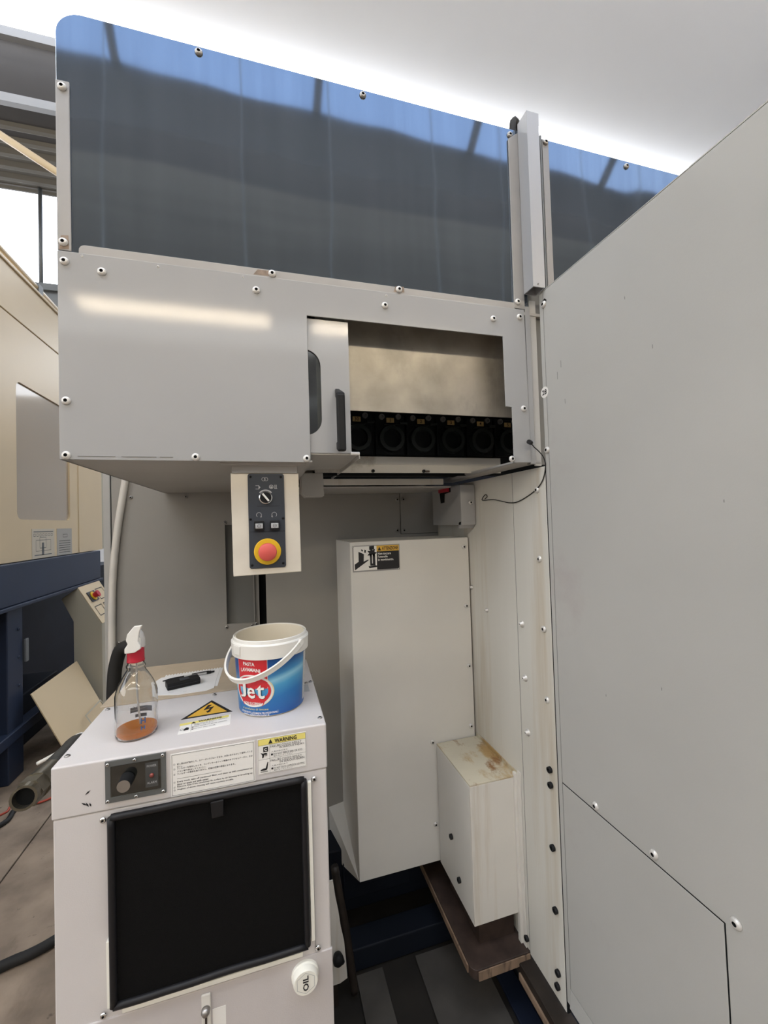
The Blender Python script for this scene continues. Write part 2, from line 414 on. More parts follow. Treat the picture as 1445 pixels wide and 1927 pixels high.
class Print:
    def __init__(s, parent, O=None, u=(1, 0, 0), v=(0, 0, 1), fn=None):
        s.parent = parent; s.layers = {}
        if fn: s.fn = fn
        else:
            O, u, v = Vector(O), Vector(u), Vector(v); n = u.cross(v).normalized()
            s.fn = lambda a, b, h: O + u * a + v * b + n * h
    def _bm(s, name, m):
        return s.layers.setdefault(name, [bmesh.new(), m])[0]
    def poly(s, name, m, pts, h=0.0006):
        bm = s._bm(name, m); bm.faces.new([bm.verts.new(s.fn(a, b, h)) for a, b in pts]); return s
    def rect(s, name, m, a0, b0, a1, b1, h=0.0006, seg=1):
        for i in range(seg):
            x0 = a0 + (a1 - a0) * i / seg; x1 = a0 + (a1 - a0) * (i + 1) / seg
            s.poly(name, m, [(x0, b0), (x1, b0), (x1, b1), (x0, b1)], h)
        return s
    def frame(s, name, m, a0, b0, a1, b1, t, h=0.0006):
        s.rect(name, m, a0, b0, a1, b0 + t, h); s.rect(name, m, a0, b1 - t, a1, b1, h)
        s.rect(name, m, a0, b0 + t, a0 + t, b1 - t, h); s.rect(name, m, a1 - t, b0 + t, a1, b1 - t, h); return s
    def disc(s, name, m, a, b, r, h=0.0006, rb=None, n=28, a0=0, a1=360, r_in=0.0):
        rb = rb or r
        full = a1 - a0 >= 360
        for i in range(n):
            t0 = math.radians(a0 + (a1 - a0) * i / n); t1 = math.radians(a0 + (a1 - a0) * (i + 1) / n); k = r_in / r
            P = [(a + r * math.cos(t), b + rb * math.sin(t)) for t in (t0, t1)]
            if r_in > 0:
                Q = [(a + k * r * math.cos(t), b + k * rb * math.sin(t)) for t in (t1, t0)]
                s.poly(name, m, P + Q, h)
            else: s.poly(name, m, [(a, b)] + P, h)
        return s
    def text(s, name, m, body, a, b, width=None, height=None, h=0.0009, align='L', bold=0.0, shear=0.0, rot=0.0, bend=0.0):
        V, F = text_tris(body, bold)
        if not V: return s
        xs = [p[0] for p in V]; ys = [p[1] for p in V]
        x0, x1, y0, y1 = min(xs), max(xs), min(ys), max(ys)
        sx = sy = 1.0
        if height: sy = height / (y1 - y0)
        if width: sx = width / (x1 - x0)
        if not height: sy = sx
        if not width: sx = sy
        off = {'L': 0, 'C': -(x1 - x0) * sx / 2, 'R': -(x1 - x0) * sx}[align]
        bm = s._bm(name, m); vs = []
        cr, sr = math.cos(math.radians(rot)), math.sin(math.radians(rot))
        for x, y in V:
            px = (x - x0) * sx + off + shear * (y - y0) * sy; py = (y - y0) * sy
            if bend: py += bend * (px / ((x1 - x0) * sx / 2)) ** 2
            vs.append(bm.verts.new(s.fn(a + px * cr - py * sr, b + px * sr + py * cr, h)))
        for f in F:
            try: bm.faces.new([vs[i] for i in f])
            except ValueError: pass
        return s
    def done(s):
        for name, (bm, m) in s.layers.items():
            x = MB(); x.bm.free(); x.bm = bm; x.build(name, m, s.parent)

def rounded(x0, z0, x1, z1, r, n=6, corners=(1, 1, 1, 1)):
    P = []
    for (cx, cz, a, use, ex, ez) in ((x1 - r, z0 + r, -90, corners[0], x1, z0), (x1 - r, z1 - r, 0, corners[1], x1, z1),
                                     (x0 + r, z1 - r, 90, corners[2], x0, z1), (x0 + r, z0 + r, 180, corners[3], x0, z0)):
        if not use: P.append((ex, ez)); continue
        for i in range(n + 1):
            t = math.radians(a + 90 * i / n); P.append((cx + r * math.cos(t), cz + r * math.sin(t)))
    return P
def onY(P, y): return [(a, y, b) for a, b in P]
def onX(P, x): return [(x, a, b) for a, b in P]
def onZ(P, z): return [(a, b, z) for a, b in P]

# ================================================================== SETTING
fl = MB().box(-11, 9, -9, 9, FLOOR - .12, FLOOR - .015)
floor = struct(fl, 'floor', 'oily_floor')
for (x0, x1, y0, y1) in ((-10.9, -4.9, -8.9, 8.9), (-4.89, -1.176, -8.9, 8.9), (-1.168, .16, -8.9, 8.9)):
    MB().box(x0, x1, y0, y1, FLOOR - .014, FLOOR, 0.003, 1).build('slab', 'concrete', floor)
MB().box(.168, 8.9, -8.9, .55, FLOOR - .014, FLOOR, 0.003, 1).build('slab', 'concrete', floor)
MB().box(.168, 8.9, .55, 8.9, FLOOR - .014, FLOOR - .004).build('sunken_strip', 'oily_floor', floor)
struct(MB().box(-11.2, -11, -9, 9, FLOOR, 6.6), 'wall_left', 'hall_wall')
struct(MB().box(9, 9.2, -9, 9, FLOOR, 6.6), 'wall_right', 'hall_wall')
struct(MB().box(-11, 9, -9.2, -9, FLOOR, 6.6), 'wall_rear', 'hall_wall_dark')
struct(MB().box(-11, 9, 9, 9.2, FLOOR, 6.6), 'wall_front', 'hall_wall')
# roof over the machine: a smooth white wing that dips towards its lit edge
wing = []
for i in range(13):
    t = i / 12; wing.append((-1.4 + 5.8 * t, 6.35 - 1.33 * t - .10 * math.sin(math.pi * t)))
mb = MB().prism([(-11, y, z) for y, z in wing] + [(-11, y, z + .25) for y, z in reversed(wing)], (20, 0, 0))
struct(mb, 'ceiling', 'ceiling_white')
# lit strip under the wing's edge
struct(MB().prism([(-11, 4.40, 5.03), (-11, 4.50, 4.74), (-11, 4.56, 4.76), (-11, 4.46, 5.05)], (20, 0, 0)), 'window_1', 'daylight')
# concrete beam beyond it, with a lighter upper flange and a bright flashing
bm_ = struct(MB().box(-11, 9, 4.8, 5.25, 4.27, 4.90), 'trim_1', 'beam_grey')
MB().box(-11, 9, 4.74, 5.25, 4.86, 5.10).build('upper_flange', 'beam_light', bm_)
MB().box(-11, 9, 4.76, 4.82, 4.215, 4.30).build('flashing', 'galvanised', bm_)
# ribbed sheet roof beyond the beam
rb = []
N_ = 22
for i in range(N_ + 1):
    y = 5.0 + 1.05 * i / N_; rb.append((y, 4.25 + (.03 if (i % 4) < 2 else 0)))
mb = MB().prism([(-11, y, z) for y, z in rb] + [(-11, y, z + .15) for y, z in reversed(rb)], (20, 0, 0))
struct(mb, 'trim_2', 'roof_sheet')
struct(MB().box(-11, 9, 6.0, 6.1, 4.27, 4.36), 'trim_3', 'beam_light')
# bright glazed gable far behind
struct(MB().box(-10.9, 8.9, 8.90, 8.98, 2.5, 6.5), 'window_2', 'daylight')
struct(MB().box(-11, 9, 5.95, 6.15, 2.72, 2.96), 'trim_4', 'steel_grey')
struct(MB().box(-11, 9, 5.9, 6.2, 2.96, 3.04), 'trim_5', 'steel_grey')
struct(MB().box(-11, 9, 6.6, 6.75, 2.72, 2.84), 'trim_6', 'galvanised')
# added glowing panel on the left wall, brightens ceiling and side sheets
struct(MB().box(-10.99, -10.95, -8, 8, 1.0, 4.2), 'side_fill_panel', 'side_fill_glow')
# roof light behind the camera: sloping, with mullions, open to the sky
struct(MB().box(-11, 9, -3.35, -2.9, 4.35, 5.0), 'trim_7', 'beam_grey')
w3_ = thing('window_3', (0, -2.9, 5.0), 'sloping north roof light with grey mullions behind the camera', 'window')
w3_['kind'] = 'structure'; del w3_['category']
MB().prism([(-11, -2.9, 5.0), (-11, -1.42, 6.40), (-11, -1.415, 6.395), (-11, -2.895, 4.995)], (20, 0, 0)).build('pane', 'roof_glass', w3_)
for x in (-9.9, -7.8, -5.67, -3.55, -1.42, .72, 2.80, 5.0, 7.1):
    MB().prism([(x - .04, -2.9, 4.99), (x - .04, -1.42, 6.39), (x - .04, -1.37, 6.34), (x - .04, -2.85, 4.94)], (.08, 0, 0)).build('mullion', 'beam_grey', w3_)
struct(MB().box(-11, 9, -9, -3.3, 4.45, 4.6), 'trim_8', 'roof_sheet')
struct(MB().prism([(-11, -9, 4.6), (-11, -3.3, 5.0), (-11, -3.3, 5.05), (-11, -9, 4.65)], (20, 0, 0)), 'trim_9', 'roof_sheet')
struct(MB().box(-11, 9, -9, -8.9, 4.6, 6.6), 'trim_10', 'hall_wall')
# hanging rod, diagonal brace
MB().cyl((-2.60, 6.0, 4.30), (-2.60, 6.0, 3.03), .022, n=10).build('hanger_rod', 'steel_grey', None, smooth=True, label='thin dark vertical hanger rod in front of the bright gable', category='rod')
MB().cyl((-3.25, 4.66, 4.32), (-.9, 4.66, 2.94), .035, n=10).build('diagonal_brace', 'cream_paint', None, smooth=True, label='pale diagonal brace pipe under the ribbed roof', category='pipe')

struct(MB().box(-11, 9, -2.04, -1.96, 4.66, 4.72), 'trim_11', 'steel_grey')   # rail the lamps hang from
# hanging tube luminaires in the aisle behind the camera
def luminaire(x0, x1, y, z, label):
    t = thing('tube_luminaire', ((x0 + x1) / 2, y, z), label, 'lamp', 'twin tube luminaires over the aisle')
    MB().box(x0 - .03, x1 + .03, y - .03, y + .03, z + .02, z + .07, .008).build('housing', 'enamel_white', t)
    for dy in (-.06, .06): MB().cyl((x0, y + dy, z), (x1, y + dy, z), .014, n=12).build('tube', 'tube_light', t, smooth=True)
    up_ = area_light('ceiling_fill', ((x0 + x1) / 2, y, z + .08), (x1 - x0, .05), 88, (0.98, 0.98, 1.0), ((x0 + x1) / 2, y, z + 1))  # added fill light aimed up to brighten the ceiling
    up_.parent = t; up_.location = up_.location - WPOS[t.name]
    for x in (x0 + .2, x1 - .2):
        MB().cyl((x, y, z + .07), (x, y, 4.66), .006, n=6).build('suspension_rod', 'steel_grey', t)
luminaire(-1.46, .08, -2.0, 1.92, 'twin tube lamp hanging over the aisle, left of the pair behind the camera')
luminaire(.50, 2.04, -2.0, 1.92, 'twin tube lamp hanging over the aisle, right of the pair behind the camera')
luminaire(-3.42, -1.88, -2.0, 1.92, 'twin tube lamp added to brighten the ceiling, second from the left of the row')  # this lamp and the next three are added to brighten the ceiling
luminaire(-5.38, -3.84, -2.0, 1.92, 'twin tube lamp added to brighten the ceiling, leftmost of the row')
luminaire(2.46, 4.00, -2.0, 1.92, 'twin tube lamp added to brighten the ceiling, second from the right of the row')
luminaire(4.42, 5.96, -2.0, 1.92, 'twin tube lamp added to brighten the ceiling, rightmost of the row')

# ================================================================== NEIGHBOURING MACHINE (left, cream and navy)
XL = -1.55; K = 1.0333
lm = thing('neighbour_machine', (-2.4, 3.2, FLOOR), 'big cream machine on a navy frame with a beige window, far left', 'machine')
MB().box(-3.4, XL, 1.2, 4.69, 1.415, 1.725, .004).build('upper_panel', 'cream_paint', lm)
MB().box(-3.4, XL + .012, 1.2, 4.69, 1.725, 1.745, .004).build('top_lip', 'cream_paint', lm)
win = rounded(3.135 * K, .086 * K, 3.87 * K, .97 * K, .05)
mb = MB().holed(onX([(1.2, -.185), (4.69, -.185), (4.69, 1.405), (1.2, 1.405)], XL), [onX(win, XL)], (-.04, 0, 0))
mb.build('front_panel', 'cream_paint', lm)
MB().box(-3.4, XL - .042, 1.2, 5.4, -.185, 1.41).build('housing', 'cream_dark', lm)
MB().prism(onX(win, XL - .012), (-.006, 0, 0)).build('window', 'window_beige', lm)
MB().prism(onX([(4.02 * K, -.18), (4.03 * K, -.18), (4.03 * K, 1.40), (4.02 * K, 1.40)], XL + .001), (.004, 0, 0)).build('door_strip', 'cream_paint', lm)
MB().box(-3.4, XL + .03, 1.2, 4.55, -.45, -.19, .006).build('apron', 'navy_paint', lm)
MB().box(-3.4, XL + .045, 1.2, 4.57, -.475, -.452, .004).build('apron_rail', 'navy_paint', lm)
for y0, y1 in ((2.02, 2.18), (3.12, 3.29)):
    MB().box(XL - .14, XL, y0, y1, FLOOR, -.452, .006).build('leg', 'navy_paint', lm)
MB().box(XL - .06, XL + .02, 1.3, 3.96, -1.30, -1.235, .006).build('lower_rail', 'navy_paint', lm)
MB().box(-3.3, XL - .55, 1.3, 7.0, FLOOR, -.46).build('under_shade_block', 'navy_shaded', lm)  # dark block stands in for the shade under the machine
MB().box(XL - .5, XL - .18, 3.4, 4.2, FLOOR, -1.18, .01).build('chip_tray', 'navy_shaded', lm)
MB().box(XL - .54, XL - .30, 2.85, 3.05, -.98, -.80, .01).build('junction_box', 'cream_dark', lm)
MB().box(XL - .54, XL - .36, 3.55, 3.95, -.93, -.87, .005).build('pipe_bracket', 'steel_grey', lm)
MB().box(XL + .002, XL + .016, 3.295, 3.33, -.85, -.70, .004).build('hinge', 'steel_grey', lm)
screws(lm, [(XL + .001, 3.24, z) for z in (-.62, -.80, -.98)], (1, 0, 0), .010, 'dome', 'navy_paint')
# two instruction sheets under the window
for (y0, y1, detail) in ((3.30 * K, 3.605 * K, 1), (3.645 * K, 3.89 * K, 0)):
    s_ = MB().box(XL, XL + .002, y0, y1, -.178 * K, .024 * K).build('instruction_sheet', 'sheet_cream' if detail else 'sheet_grey', lm)
    p = Print(s_, (XL + .002, y0, -.178 * K), (0, 1, 0), (0, 0, 1)); W = y1 - y0
    if detail:
        p.rect('drawing', 'thermo_grey', .02, .185, W - .02, .192)
        for i in range(7): p.frame('drawing', 'thermo_grey', .02 + .04 * i, .155, .045 + .04 * i, .175, .003)
        p.frame('drawing', 'thermo_grey', .10, .07, .19, .15, .004); p.frame('drawing', 'thermo_grey', .05, .05, .26, .13, .003)
        p.rect('drawing', 'thermo_grey', .13, .02, .16, .11); p.rect('drawing', 'thermo_grey', .03, .02, .27, .026)
    else:
        p.frame('drawing', 'print_black', W * .38, .14, W * .68, .165, .003)
        for i in range(6): p.rect('drawing', 'print_white', .03, .02 + .018 * i, W - .03, .024 + .018 * i)
    p.done()
# top cover fittings
MB().tube([(XL - .03, 1.2, 1.86), (XL - .03, 4.6, 1.78)], .016, 8, 1).build('cable_pipe', 'cream_paint', lm, smooth=True)
for y in (1.9, 3.0, 3.6, 4.2): MB().box(XL - .05, XL - .01, y - .03, y + .03, 1.745, 1.83).build('pipe_clip', 'steel_grey', lm)
MB().box(XL - .3, XL - .06, 2.7, 3.02, 1.745, 1.90, .02).build('cable_gland_box', 'steel_grey', lm)

# operator pedestal beside it
pd = thing('operator_pedestal', (-1.44, 4.2, FLOOR), 'cream operator pedestal with sloped top and small red stop button, beside the navy frame', 'control panel')
prof = [(-1.621, -.553), (-1.507, -.469), (-1.333, -.780), (-1.333, FLOOR), (-1.537, FLOOR), (-1.537, -.744)]
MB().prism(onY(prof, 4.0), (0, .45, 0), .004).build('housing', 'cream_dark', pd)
u_ = Vector((.174, 0, -.311)).normalized(); v_ = Vector((0, 1, 0)); n_ = Vector((.311, 0, .174)).normalized()
O_ = Vector((-1.507, 4.0, -.469)) + n_ * .001; PK = 1.333
def ped(a, b, h): return O_ + u_ * a * PK + v_ * b * PK + n_ * h * PK
fp = MB(); fp.prism([ped(0, .0, 0), ped(.266, 0, 0), ped(.266, .34, 0), ped(0, .34, 0)], n_ * .004)
fp = fp.build('operator_face', 'cream_paint', pd)
yb = MB(); yb.prism([ped(.05, .05, .004), ped(.12, .05, .004), ped(.12, .16, .004), ped(.05, .16, .004)], n_ * .006); yb.build('stop_base', 'charcoal_plate', fp)
MB().cyl(ped(.085, .10, .010), ped(.085, .10, .016), .040, n=20).build('stop_collar', 'estop_yellow', fp, smooth=False)
MB().cyl(ped(.085, .10, .016), ped(.085, .10, .045), .022, .030, n=20).build('stop_button', 'cap_red', fp)
pr = Print(fp, ped(0, 0, .004), u_, v_)
for (a0, b0, a1, b1) in ((.045, .19, .125, .31), (.15, .04, .22, .15), (.15, .18, .22, .31)): pr.frame('marking', 'print_black', a0 * PK, b0 * PK, a1 * PK, b1 * PK, .007)
pr.done()

# cream board leaning on the neighbour's lower rail
bd = MB(); bd.prism([(XL + .055, 3.25, -1.05), (XL + .055, 3.93, -1.05), (-1.265, 3.93, FLOOR + .003), (-1.265, 3.25, FLOOR + .003)], Vector((.5, 0, .285)).normalized() * .006)
bd = bd.build('leaning_board', 'cream_paint', None, label='flat cream sheet metal cover leaning against the navy rail', category='board')
nrm = Vector((.5, 0, .285)).normalized(); uu = Vector((.285, 0, -.5)).normalized()
pt = Print(bd, Vector((XL + .055, 3.25, -1.05)) + nrm * .006, uu, (0, 1, 0))
pt.fn = lambda a, b, h: Vector((XL + .055, 3.25, -1.05)) + nrm * (.006 + h) + uu * a + Vector((0, 1, 0)) * b
pt.rect('worn_patch', 'cream_dark', .36, .33, .52, .345); pt.rect('worn_patch', 'cream_dark', .36, .33, .37, .62); pt.rect('worn_patch', 'cream_dark', .36, .62, .52, .628)
pt.done()

# floor cables and the big coolant hose
MB().tube([(-1.62, 2.55, FLOOR + .013), (-1.381, 2.70, FLOOR + .013), (-1.376, 2.83, FLOOR + .013), (-1.33, 3.0, FLOOR + .013), (-1.2, 3.25, FLOOR + .013), (-.9, 3.3, FLOOR + .013)], .013, 8).build(
    'floor_cable', 'black_rubber', None, smooth=True, label='black cable on the floor passing under the big hose end', category='cable')
MB().tube([(-1.25, 1.72, FLOOR + .018), (-.938, 1.828, FLOOR + .018), (-.868, 1.846, FLOOR + .018), (-.803, 1.876, FLOOR + .018), (-.66, 1.97, FLOOR + .018), (-.45, 2.0, FLOOR + .018)], .018, 10).build(
    'floor_cable', 'black_rubber', None, smooth=True, label='thick dark cable on bare concrete beside the oil cooler, low left', category='cable')
MB().tube([(-1.7, 2.68, FLOOR + .006), (-1.437, 2.81, FLOOR + .006), (-1.42, 2.877, FLOOR + .006), (-1.352, 2.891, FLOOR + .006), (-1.277, 2.866, FLOOR + .006), (-1.18, 2.95, FLOOR + .006),
           (-1.25, 3.06, FLOOR + .006), (-1.36, 3.07, FLOOR + .006), (-1.40, 2.98, FLOOR + .006)], .006, 6).build(
    'floor_cable', 'red_cable', None, smooth=True, label='thin red cable looped on the floor behind the big hose', category='cable')
hs = thing('drain_hose', (-.55, 1.5, FLOOR), 'heavy dark hose with an open threaded metal end beside the cooler', 'hose')
hp = [(-.522, 1.17, -.586), (-.532, 1.26, -.600), (-.548, 1.38, -.622), (-.565, 1.5, -.650), (-.60, 1.75, -.78), (-.62, 1.95, -1.02), (-.64, 2.08, -1.35), (-.66, 2.2, FLOOR + .03), (-.70, 2.6, FLOOR + .03), (-.8, 3.0, FLOOR + .03)]
MB().tube(hp, .0265, 16).build('hose', 'hose_weave', hs, smooth=True)
a_, b_ = Vector((-.518, 1.095, -.575)), Vector((-.5235, 1.185, -.588)); d_ = (b_ - a_).normalized()
ft = MB(); ft.cyl(b_ - d_ * .035, b_ + d_ * .05, .0300, .0285, 16); ft.build('ferrule', 'fitting_metal', hs, auto=40)
ft = MB(); ft.cyl(a_ + d_ * .018, a_ + d_ * .058, .0300, .0300, 6); ft.build('hex_nut', 'fitting_metal', hs)
ft = MB(); ft.cyl(a_, a_ + d_ * .02, .0255, .0265, 24, caps=False); ft.cyl(a_, a_ + d_ * .02, .0205, .0205, 24, caps=False)
q_ = d_.to_track_quat('Z', 'Y')
ringA = [a_ + q_ @ Vector((math.cos(k * math.pi / 12), math.sin(k * math.pi / 12), 0)) * .0255 for k in range(24)]
ringB = [a_ + q_ @ Vector((math.cos(k * math.pi / 12), math.sin(k * math.pi / 12), 0)) * .0205 for k in range(24)]
VA = [ft.bm.verts.new(p) for p in ringA]; VB = [ft.bm.verts.new(p) for p in ringB]
for k in range(24): ft.bm.faces.new([VA[k], VB[k], VB[(k + 1) % 24], VA[(k + 1) % 24]])
ft.build('open_end', 'fitting_metal', hs)
MB().cyl(a_ + d_ * .017, a_ + d_ * .0185, .0204, n=24).build('bore', 'black_void', hs)
MB().tube([(-.70, 1.56, -.72), (-.66, 1.55, -.70), (-.605, 1.50, -.665), (-.575, 1.45, -.668)], .006, 6).build('cable_tie', 'white_plastic', hs, smooth=True)
MB().cyl((-.5655, 1.50, -.650), (-.5685, 1.52, -.656), .0275, n=16).build('tape', 'print_white', hs, smooth=True)

# ================================================================== MACHINE: rear sheets of the bay
# left rear sheet with a rectangular slot
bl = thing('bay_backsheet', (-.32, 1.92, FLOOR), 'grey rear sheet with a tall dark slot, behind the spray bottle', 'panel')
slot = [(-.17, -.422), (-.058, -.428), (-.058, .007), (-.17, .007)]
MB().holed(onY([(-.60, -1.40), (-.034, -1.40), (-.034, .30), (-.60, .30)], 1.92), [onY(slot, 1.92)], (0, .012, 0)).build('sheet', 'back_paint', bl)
MB().box(-.19, -.036, 1.945, 1.95, -.45, .03).build('slot_back', 'dark_paint', bl)
MB().box(-.0575, -.053, 1.912, 1.945, -.43, .007).build('slot_edge', 'back_paint', bl)
MB().box(-.040, -.034, 1.905, 1.925, -1.2, .14).build('edge_strip', 'back_paint', bl)
MB().tube([(-.535, 1.915, .30), (-.552, 1.913, .17), (-.578, 1.91, -.006), (-.597, 1.908, -.22), (-.603, 1.906, -.54), (-.603, 1.906, -1.2)], .0135, 10).build('rolled_edge', 'stained_white', bl, smooth=True)
screws(bl, [(-.53, 1.919, .132), (-.322, 1.919, .132), (-.581, 1.919, -.458), (-.170, 1.919, -.434), (-.067, 1.919, -.437), (-.048, 1.903, -.428), (-.168, 1.919, .018)], (0, -1, 0), .0075, 'dome', 'screw_steel')
# gap and right rear sheets
MB().box(-.034, .0, 1.93, 1.96, -1.40, .30).build('gap_backing', 'black_void', bl)
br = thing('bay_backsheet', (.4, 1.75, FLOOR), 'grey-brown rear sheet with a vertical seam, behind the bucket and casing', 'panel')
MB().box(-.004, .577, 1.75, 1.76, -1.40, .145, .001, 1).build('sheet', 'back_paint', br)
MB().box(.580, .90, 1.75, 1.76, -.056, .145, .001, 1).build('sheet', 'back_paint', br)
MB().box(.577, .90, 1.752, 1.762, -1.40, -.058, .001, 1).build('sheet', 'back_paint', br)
screws(br, [(.565, 1.749, .097), (.593, 1.749, .097), (.561, 1.749, -.04), (.593, 1.749, -.041)], (0, -1, 0), .009, 'dome', 'back_paint')
# column at the far left end of the bay
MB().box(-.634, -.608, 1.93, 2.0, FLOOR, .60, .002).build('corner_post', 'wall_paint', None, label='grey vertical corner post left of the slotted rear sheet', category='post')
MB().tube([(-.44, 1.60, -.395), (-.480, 1.62, -.405), (-.500, 1.63, -.445), (-.510, 1.63, -.52), (-.510, 1.62, -.70), (-.50, 1.60, -1.1), (-.48, 1.58, -1.5)], .022, 10).build(
    'bent_hose', 'black_rubber', None, smooth=True, label='black hose bending up behind the clear spray bottle', category='hose')

# ================================================================== MACHINE: chain casing
cs = thing('chain_casing', (.5, 1.45, -1.26), 'tall stepped grey casing with a black and yellow safety plate', 'casing')
front = [(.287, -1.257), (.599, -1.257), (.599, -.847), (.752, -.847), (.752, -.070), (.287, -.070)]
MB().prism(onY(front, 1.45), (0, .006, 0), .002).build('front_plate', 'machine_paint_lit', cs)
MB().box(.287, .293, 1.456, 1.75, -1.257, -.070).build('side_plate', 'machine_paint_lit', cs)
MB().box(.293, .752, 1.456, 1.75, -.076, -.070).build('top_plate', 'machine_paint_lit', cs)
MB().prism([(.2865, 1.455, -1.257), (.2865, 1.75, -1.167), (.226, 1.75, -1.177), (.226, 1.75, -1.364)], (-.0, .004, .004)).build('gusset', 'machine_paint_lit', cs)
screws(cs, [(.732, 1.449, -.106), (.734, 1.449, -.332), (.736, 1.449, -.561), (.736, 1.449, -.788), (.576, 1.449, -.822), (.578, 1.449, -1.122)], (0, -1, 0), .0085)
screws(cs, [(.262, 1.735, -1.285), (.2855, 1.66, -1.255)], (-.3, -1, .6), .009, 'cap', 'black_rubber')
sp = MB().box(.295, .4715, 1.4485, 1.45, -.177, -.083).build('safety_plate', 'strip_metal', cs)
p = Print(sp, (.295, 1.4485, -.177)); W, H = .1765, .094
p.rect('white_field', 'print_white', .004, .005, .089, .091, .0003)
p.rect('black_field', 'print_black', .089, .005, .1735, .0705, .0003)
p.rect('yellow_field', 'print_amber', .089, .0705, .1735, .091, .0003)
g = lambda pts: [((x - 160) / 1060 * .1765, (805 - y - (x - 160) * -.055 - 0) / 640 * .094) for x, y in pts]
p.poly('pictogram', 'print_black', g([(200, 620), (290, 560), (290, 320), (345, 350), (410, 390), (400, 570), (505, 530), (515, 548), (205, 760)]))
p.poly('pictogram', 'print_black', g([(350, 262), (388, 285), (392, 322), (356, 312)]))
p.poly('pictogram', 'print_black', g([(425, 280), (458, 300), (448, 365), (415, 352)]))
p.poly('pictogram', 'print_black', g([(530, 210), (640, 205), (640, 300), (530, 300)]))
p.poly('pictogram', 'print_black', g([(540, 400), (655, 400), (660, 690), (545, 690)]))
p.poly('pictogram', 'print_black', g([(505, 690), (545, 700), (660, 690), (710, 705), (690, 735), (520, 745)]))
p.rect('pictogram_line', 'print_white', .0705, .028, .0735, .060, .0012)
cxs, czs = .0715, .0655
star = []
for k in range(14):
    a = math.pi * 2 * k / 14; r = .019 if k % 2 == 0 else .0105
    star.append((cxs + r * math.cos(a), czs + r * math.sin(a)))
for k in range(14): p.poly('pictogram', 'print_black', [(cxs, czs), star[k], star[(k + 1) % 14]])
p.poly('lettering', 'print_black', [(.093, .0735), (.106, .0735), (.0995, .087)])
p.text('lettering', 'print_black', 'ATTENZIONE', .109, .0745, .061, .0125, bold=.02)
p.text('message', 'print_white', 'Non toccare', .093, .058, .050, .0085, bold=.02)
p.text('message', 'print_white', "l'utensile", .093, .0475, .037, .008, bold=.02)
p.text('message', 'print_white', 'in movimento.', .093, .036, .060, .008, bold=.02)
p.done()
screws(sp, [(.2985, 1.448, -.0865), (.468, 1.448, -.1735)], (0, -1, 0), .0035)

# latch box under the magazine, in the corner
lb = thing('latch_box', (.68, 1.5, -.03), 'small grey corner box with a dark red latch, above the casing', 'box')
MB().prism(onZ([(.697, 1.392), (.754, 1.388), (.754, 1.66), (.697, 1.66)], -.022), (0, 0, .150), .002).build('housing', 'machine_paint', lb)
MB().prism([(.697, 1.391, -.008), (.754, 1.387, -.008), (.754, 1.408, -.034), (.697, 1.408, -.034)], (0, .02, 0), .001).build('lower_flange', 'machine_paint', lb)
MB().prism(onX([(1.585, .128), (1.475, .128), (1.475, .108), (1.53, .104), (1.535, .070), (1.572, .068)], .6965), (.003, 0, 0)).build('latch_slot', 'black_void', lb)
MB().box(.688, .6965, 1.485, 1.575, .110, .127, .002).build('latch', 'cap_red', lb)
screws(lb, [(.735, 1.388, .062)], (0, -1, 0), .0085)

# ================================================================== MACHINE: inner side wall of the bay (plane facing left)
iw = thing('inner_wall', (.757, 1.3, FLOOR), 'streaky grey side sheet of the bay with white and black bolts', 'panel')
MB().box(.757, .765, .986, 1.148, -1.352, .142, .0015, 1).build('sheet', 'streaked_paint', iw)
MB().box(.757, .765, 1.150, 1.75, -1.345, .142, .0015, 1).build('sheet', 'streaked_paint', iw)
MB().box(.7575, .775, .9825, .9855, -1.35, .14).build('seam_gap', 'black_void', iw)
MB().box(.7575, .775, 1.1482, 1.1498, -1.345, .14).build('seam_gap', 'dark_paint', iw)
screws(iw, [(.7565, 1.023, .078), (.7565, 1.024, -.121), (.7565, 1.017, -.32), (.7565, 1.015, -.519)], (-1, 0, 0), .0095, 'dome', 'screw_white')
screws(iw, [(.7565, 1.122, -.329, .0105), (.7565, 1.116, -.493, .0105), (.7565, 1.113, -.657, .0105), (.7565, 1.332, -.328, .0085), (.7565, 1.442, -.262, .0085)], (-1, 0, 0), .009, 'lug', 'screw_white', 'stud')
screws(iw, [(.7565, 1.013, -.713), (.7565, 1.012, -.755), (.7565, 1.013, -.929), (.7565, 1.012, -1.10), (.7565, 1.012, -1.271), (.7565, 1.016, -1.311), (.7565, 1.158, -1.313)], (-1, 0, 0), .0085, 'cap', 'black_plastic', 'bolt')

# stained box at the foot of that wall
rbx = thing('stained_box', (.67, 1.3, -1.26), 'off-white box with rust-stained top against the side sheet', 'box')
def rbox(name, m, *pts, ext): MB().prism(list(pts), ext).build(name, m, rbx)
MB().box(.590, .745, 1.185, 1.191, -1.256, -.832, .0015).build('front_plate', 'stained_white', rbx)
MB().box(.590, .596, 1.191, 1.444, -1.256, -.832, .0015).build('side_plate', 'machine_paint_lit', rbx)
MB().box(.590, .757, 1.185, 1.444, -.832, -.826, .0015).build('top_plate', 'rust_top_paint', rbx)
MB().box(.745, .7565, 1.176, 1.192, -1.345, -.815, .002).build('corner_flange', 'stained_white', rbx)
MB().box(.7525, .7565, 1.160, 1.176, -1.345, -.805, .001).build('wall_flange', 'stained_white', rbx)
MB().box(.7525, .7565, 1.176, 1.444, -.826, -.812, .001).build('top_flange', 'rust_top_paint', rbx)
MB().box(.62, .745, 1.215, 1.43, -1.345, -1.256).build('plinth', 'rust_brown', rbx)
screws(rbx, [(.5895, 1.33, -1.084), (.5895, 1.278, -1.188)], (-1, 0, 0), .0085, 'cap', 'black_plastic', 'bolt')
